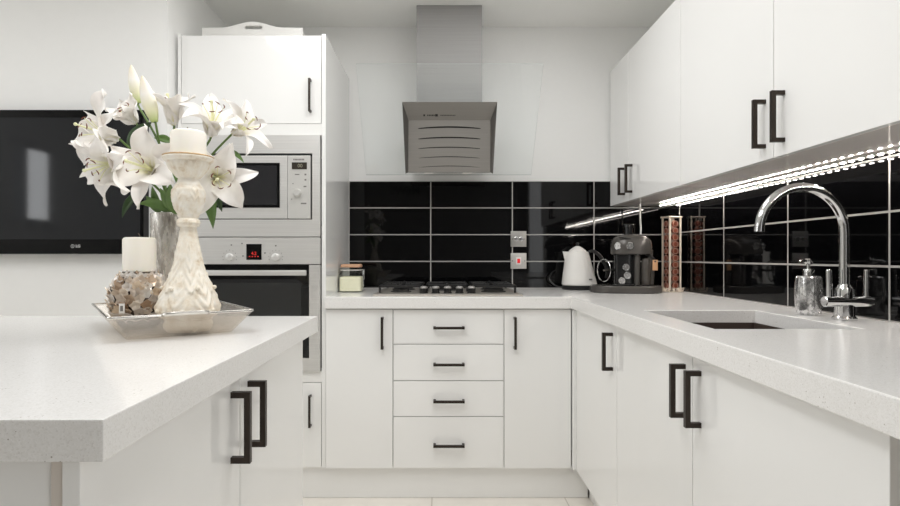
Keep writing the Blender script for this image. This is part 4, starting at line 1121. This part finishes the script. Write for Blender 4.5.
def bud(label, a, b, r, seed):
    a, b = Vector(a), Vector(b); n, ax, ay = frame(b - a); Ln = (b - a).length
    t = thing('lily_bud', label, 'flower bud', (vc.x, vc.y, TZ + .025))
    stem(t, a, n)
    N = 18; vs = []; uv = []; mb = MB(); m = 14
    for j in range(m + 1):
        v = j / m; rr = r * (math.sin(PI * (.10 + .88 * v) ** .9)) ** .8 * (1 + .15 * v)
        for i in range(N):
            an = 2 * PI * i / N; q = rr * (1 + .09 * math.cos(3 * an + .8)); bow = ax * (.004 * math.sin(PI * v))
            vs.append(a + n * (Ln * v) + (ax * math.cos(an) + ay * math.sin(an)) * q + bow); uv.append((i / N, v))
    fs = [(j * N + i, j * N + (i + 1) % N, (j + 1) * N + (i + 1) % N, (j + 1) * N + i) for j in range(m) for i in range(N)]
    fs += [tuple(reversed(range(N))), tuple(m * N + i for i in range(N))]
    mb.add(vs, fs); build('bud', mb, M['bud'], t, angle=60, uv=uv); return t
B1 = bud('tall closed lily bud, the highest point of the bouquet', at(138.5, 103, 1.47), at(131, 65, 1.46), .0135, 1)
B2 = bud('fat closed lily bud beside the tallest bud', at(155, 122, 1.40), at(142, 76, 1.39), .0165, 2)
# foliage
leaf(B2, at(128, 146, 1.43), at(152, 122, 1.42), .034, (0, 0, .004), True)
leaf(L3, at(171, 212, 1.44), at(139, 204, 1.36), .026, (0, -.01, .012))
leaf(L3, at(180, 214, 1.40), at(160, 188, 1.36), .030, (0, -.005, 0))
leaf(L2, at(140, 192, 1.40), at(122, 218, 1.38), .020, (-.006, 0, .004), True)
leaf(L8, at(201, 190, 1.40), at(213, 229, 1.38), .036, (.010, 0, .012))
leaf(L8, at(205, 186, 1.42), at(222, 212, 1.44), .028, (.006, 0, .008), True)
leaf(L5, at(168, 142, 1.44), at(182, 198, 1.42), .030, (.008, 0, 0))
leaf(L5, at(172, 142, 1.43), at(154, 138, 1.42), .020, (0, 0, .004))
leaf(L6, at(196, 165, 1.44), at(183, 150, 1.40), .020, (0, 0, .002), True)
leaf(L7, at(228, 150, 1.44), at(244, 163, 1.42), .012, (.004, 0, .004))
leaf(L1, at(160, 212, 1.43), at(152, 186, 1.40), .022, (0, 0, 0))
leaf(B1, at(177, 205, 1.43), at(168, 186, 1.40), .030, (0, 0, 0), True)

leaf(L3, at(176, 213, 1.39), at(170, 184, 1.35), .026, (-.004, 0, 0))
leaf(L8, at(190, 214, 1.41), at(204, 186, 1.39), .026, (.004, 0, 0))
leaf(L2, at(160, 213, 1.42), at(146, 196, 1.40), .022, (0, 0, .004))

# ------------------------------------------------------------------ light
def area(name, loc, rot, sx, sy, power, col=(1, .985, .96)):
    l = bpy.data.lights.new(name, 'AREA'); l.shape = 'RECTANGLE'; l.size = sx; l.size_y = sy; l.energy = power; l.color = col
    o = link(bpy.data.objects.new(name, l)); o.location = loc; o.rotation_euler = rot; return o
area('window_daylight', (XL + .04, .60, 1.60), (0, -PI / 2, 0), .50, .20, 3.2, (.96, .98, 1))
area('right_fill_light', (XR - .02, -.85, 1.25), (0, PI / 2, 0), 1.7, 1.0, 9, (.96, .98, 1))  # added fill
for i, (x, y, p) in enumerate(((-.75, 1.6, 2.8), (.15, 1.45, 4.2), (-2.3, 1.2, 5.5), (-.42, .74, 8), (.36, 2.15, 2.6), (-.45, 2.05, 2.0))):  # lamps out of view; those near the back wall added to brighten it
    l = area('unseen_ceiling_lamp', (x, y, ZC - .012), (0, 0, 0), .55, .55, p, (1, .997, .99))
    l.data.shape = 'DISK'
scene.cycles.diffuse_bounces = 10; scene.cycles.max_bounces = 16
wd = bpy.data.worlds.new('World'); scene.world = wd; wd.use_nodes = True
bg = wd.node_tree.nodes['Background']; bg.inputs[0].default_value = (.80, .88, 1, 1); bg.inputs[1].default_value = 0.6

# ------------------------------------------------------------------ camera
cam = bpy.data.cameras.new('camera'); co = link(bpy.data.objects.new('camera', cam))
co.location = (0, 0, HC); co.rotation_euler = (PI / 2, 0, 0)
cam.sensor_width = 36; cam.lens = 36 * F / 900; cam.shift_x = (450 - CX) / 900; cam.shift_y = (CY - 253) / 900
cam.clip_start = .02
scene.camera = co
scene.view_settings.view_transform = 'Standard'; scene.view_settings.look = 'None'; scene.view_settings.gamma = 1; scene.view_settings.use_curve_mapping = False
scene.view_settings.exposure = 0.38
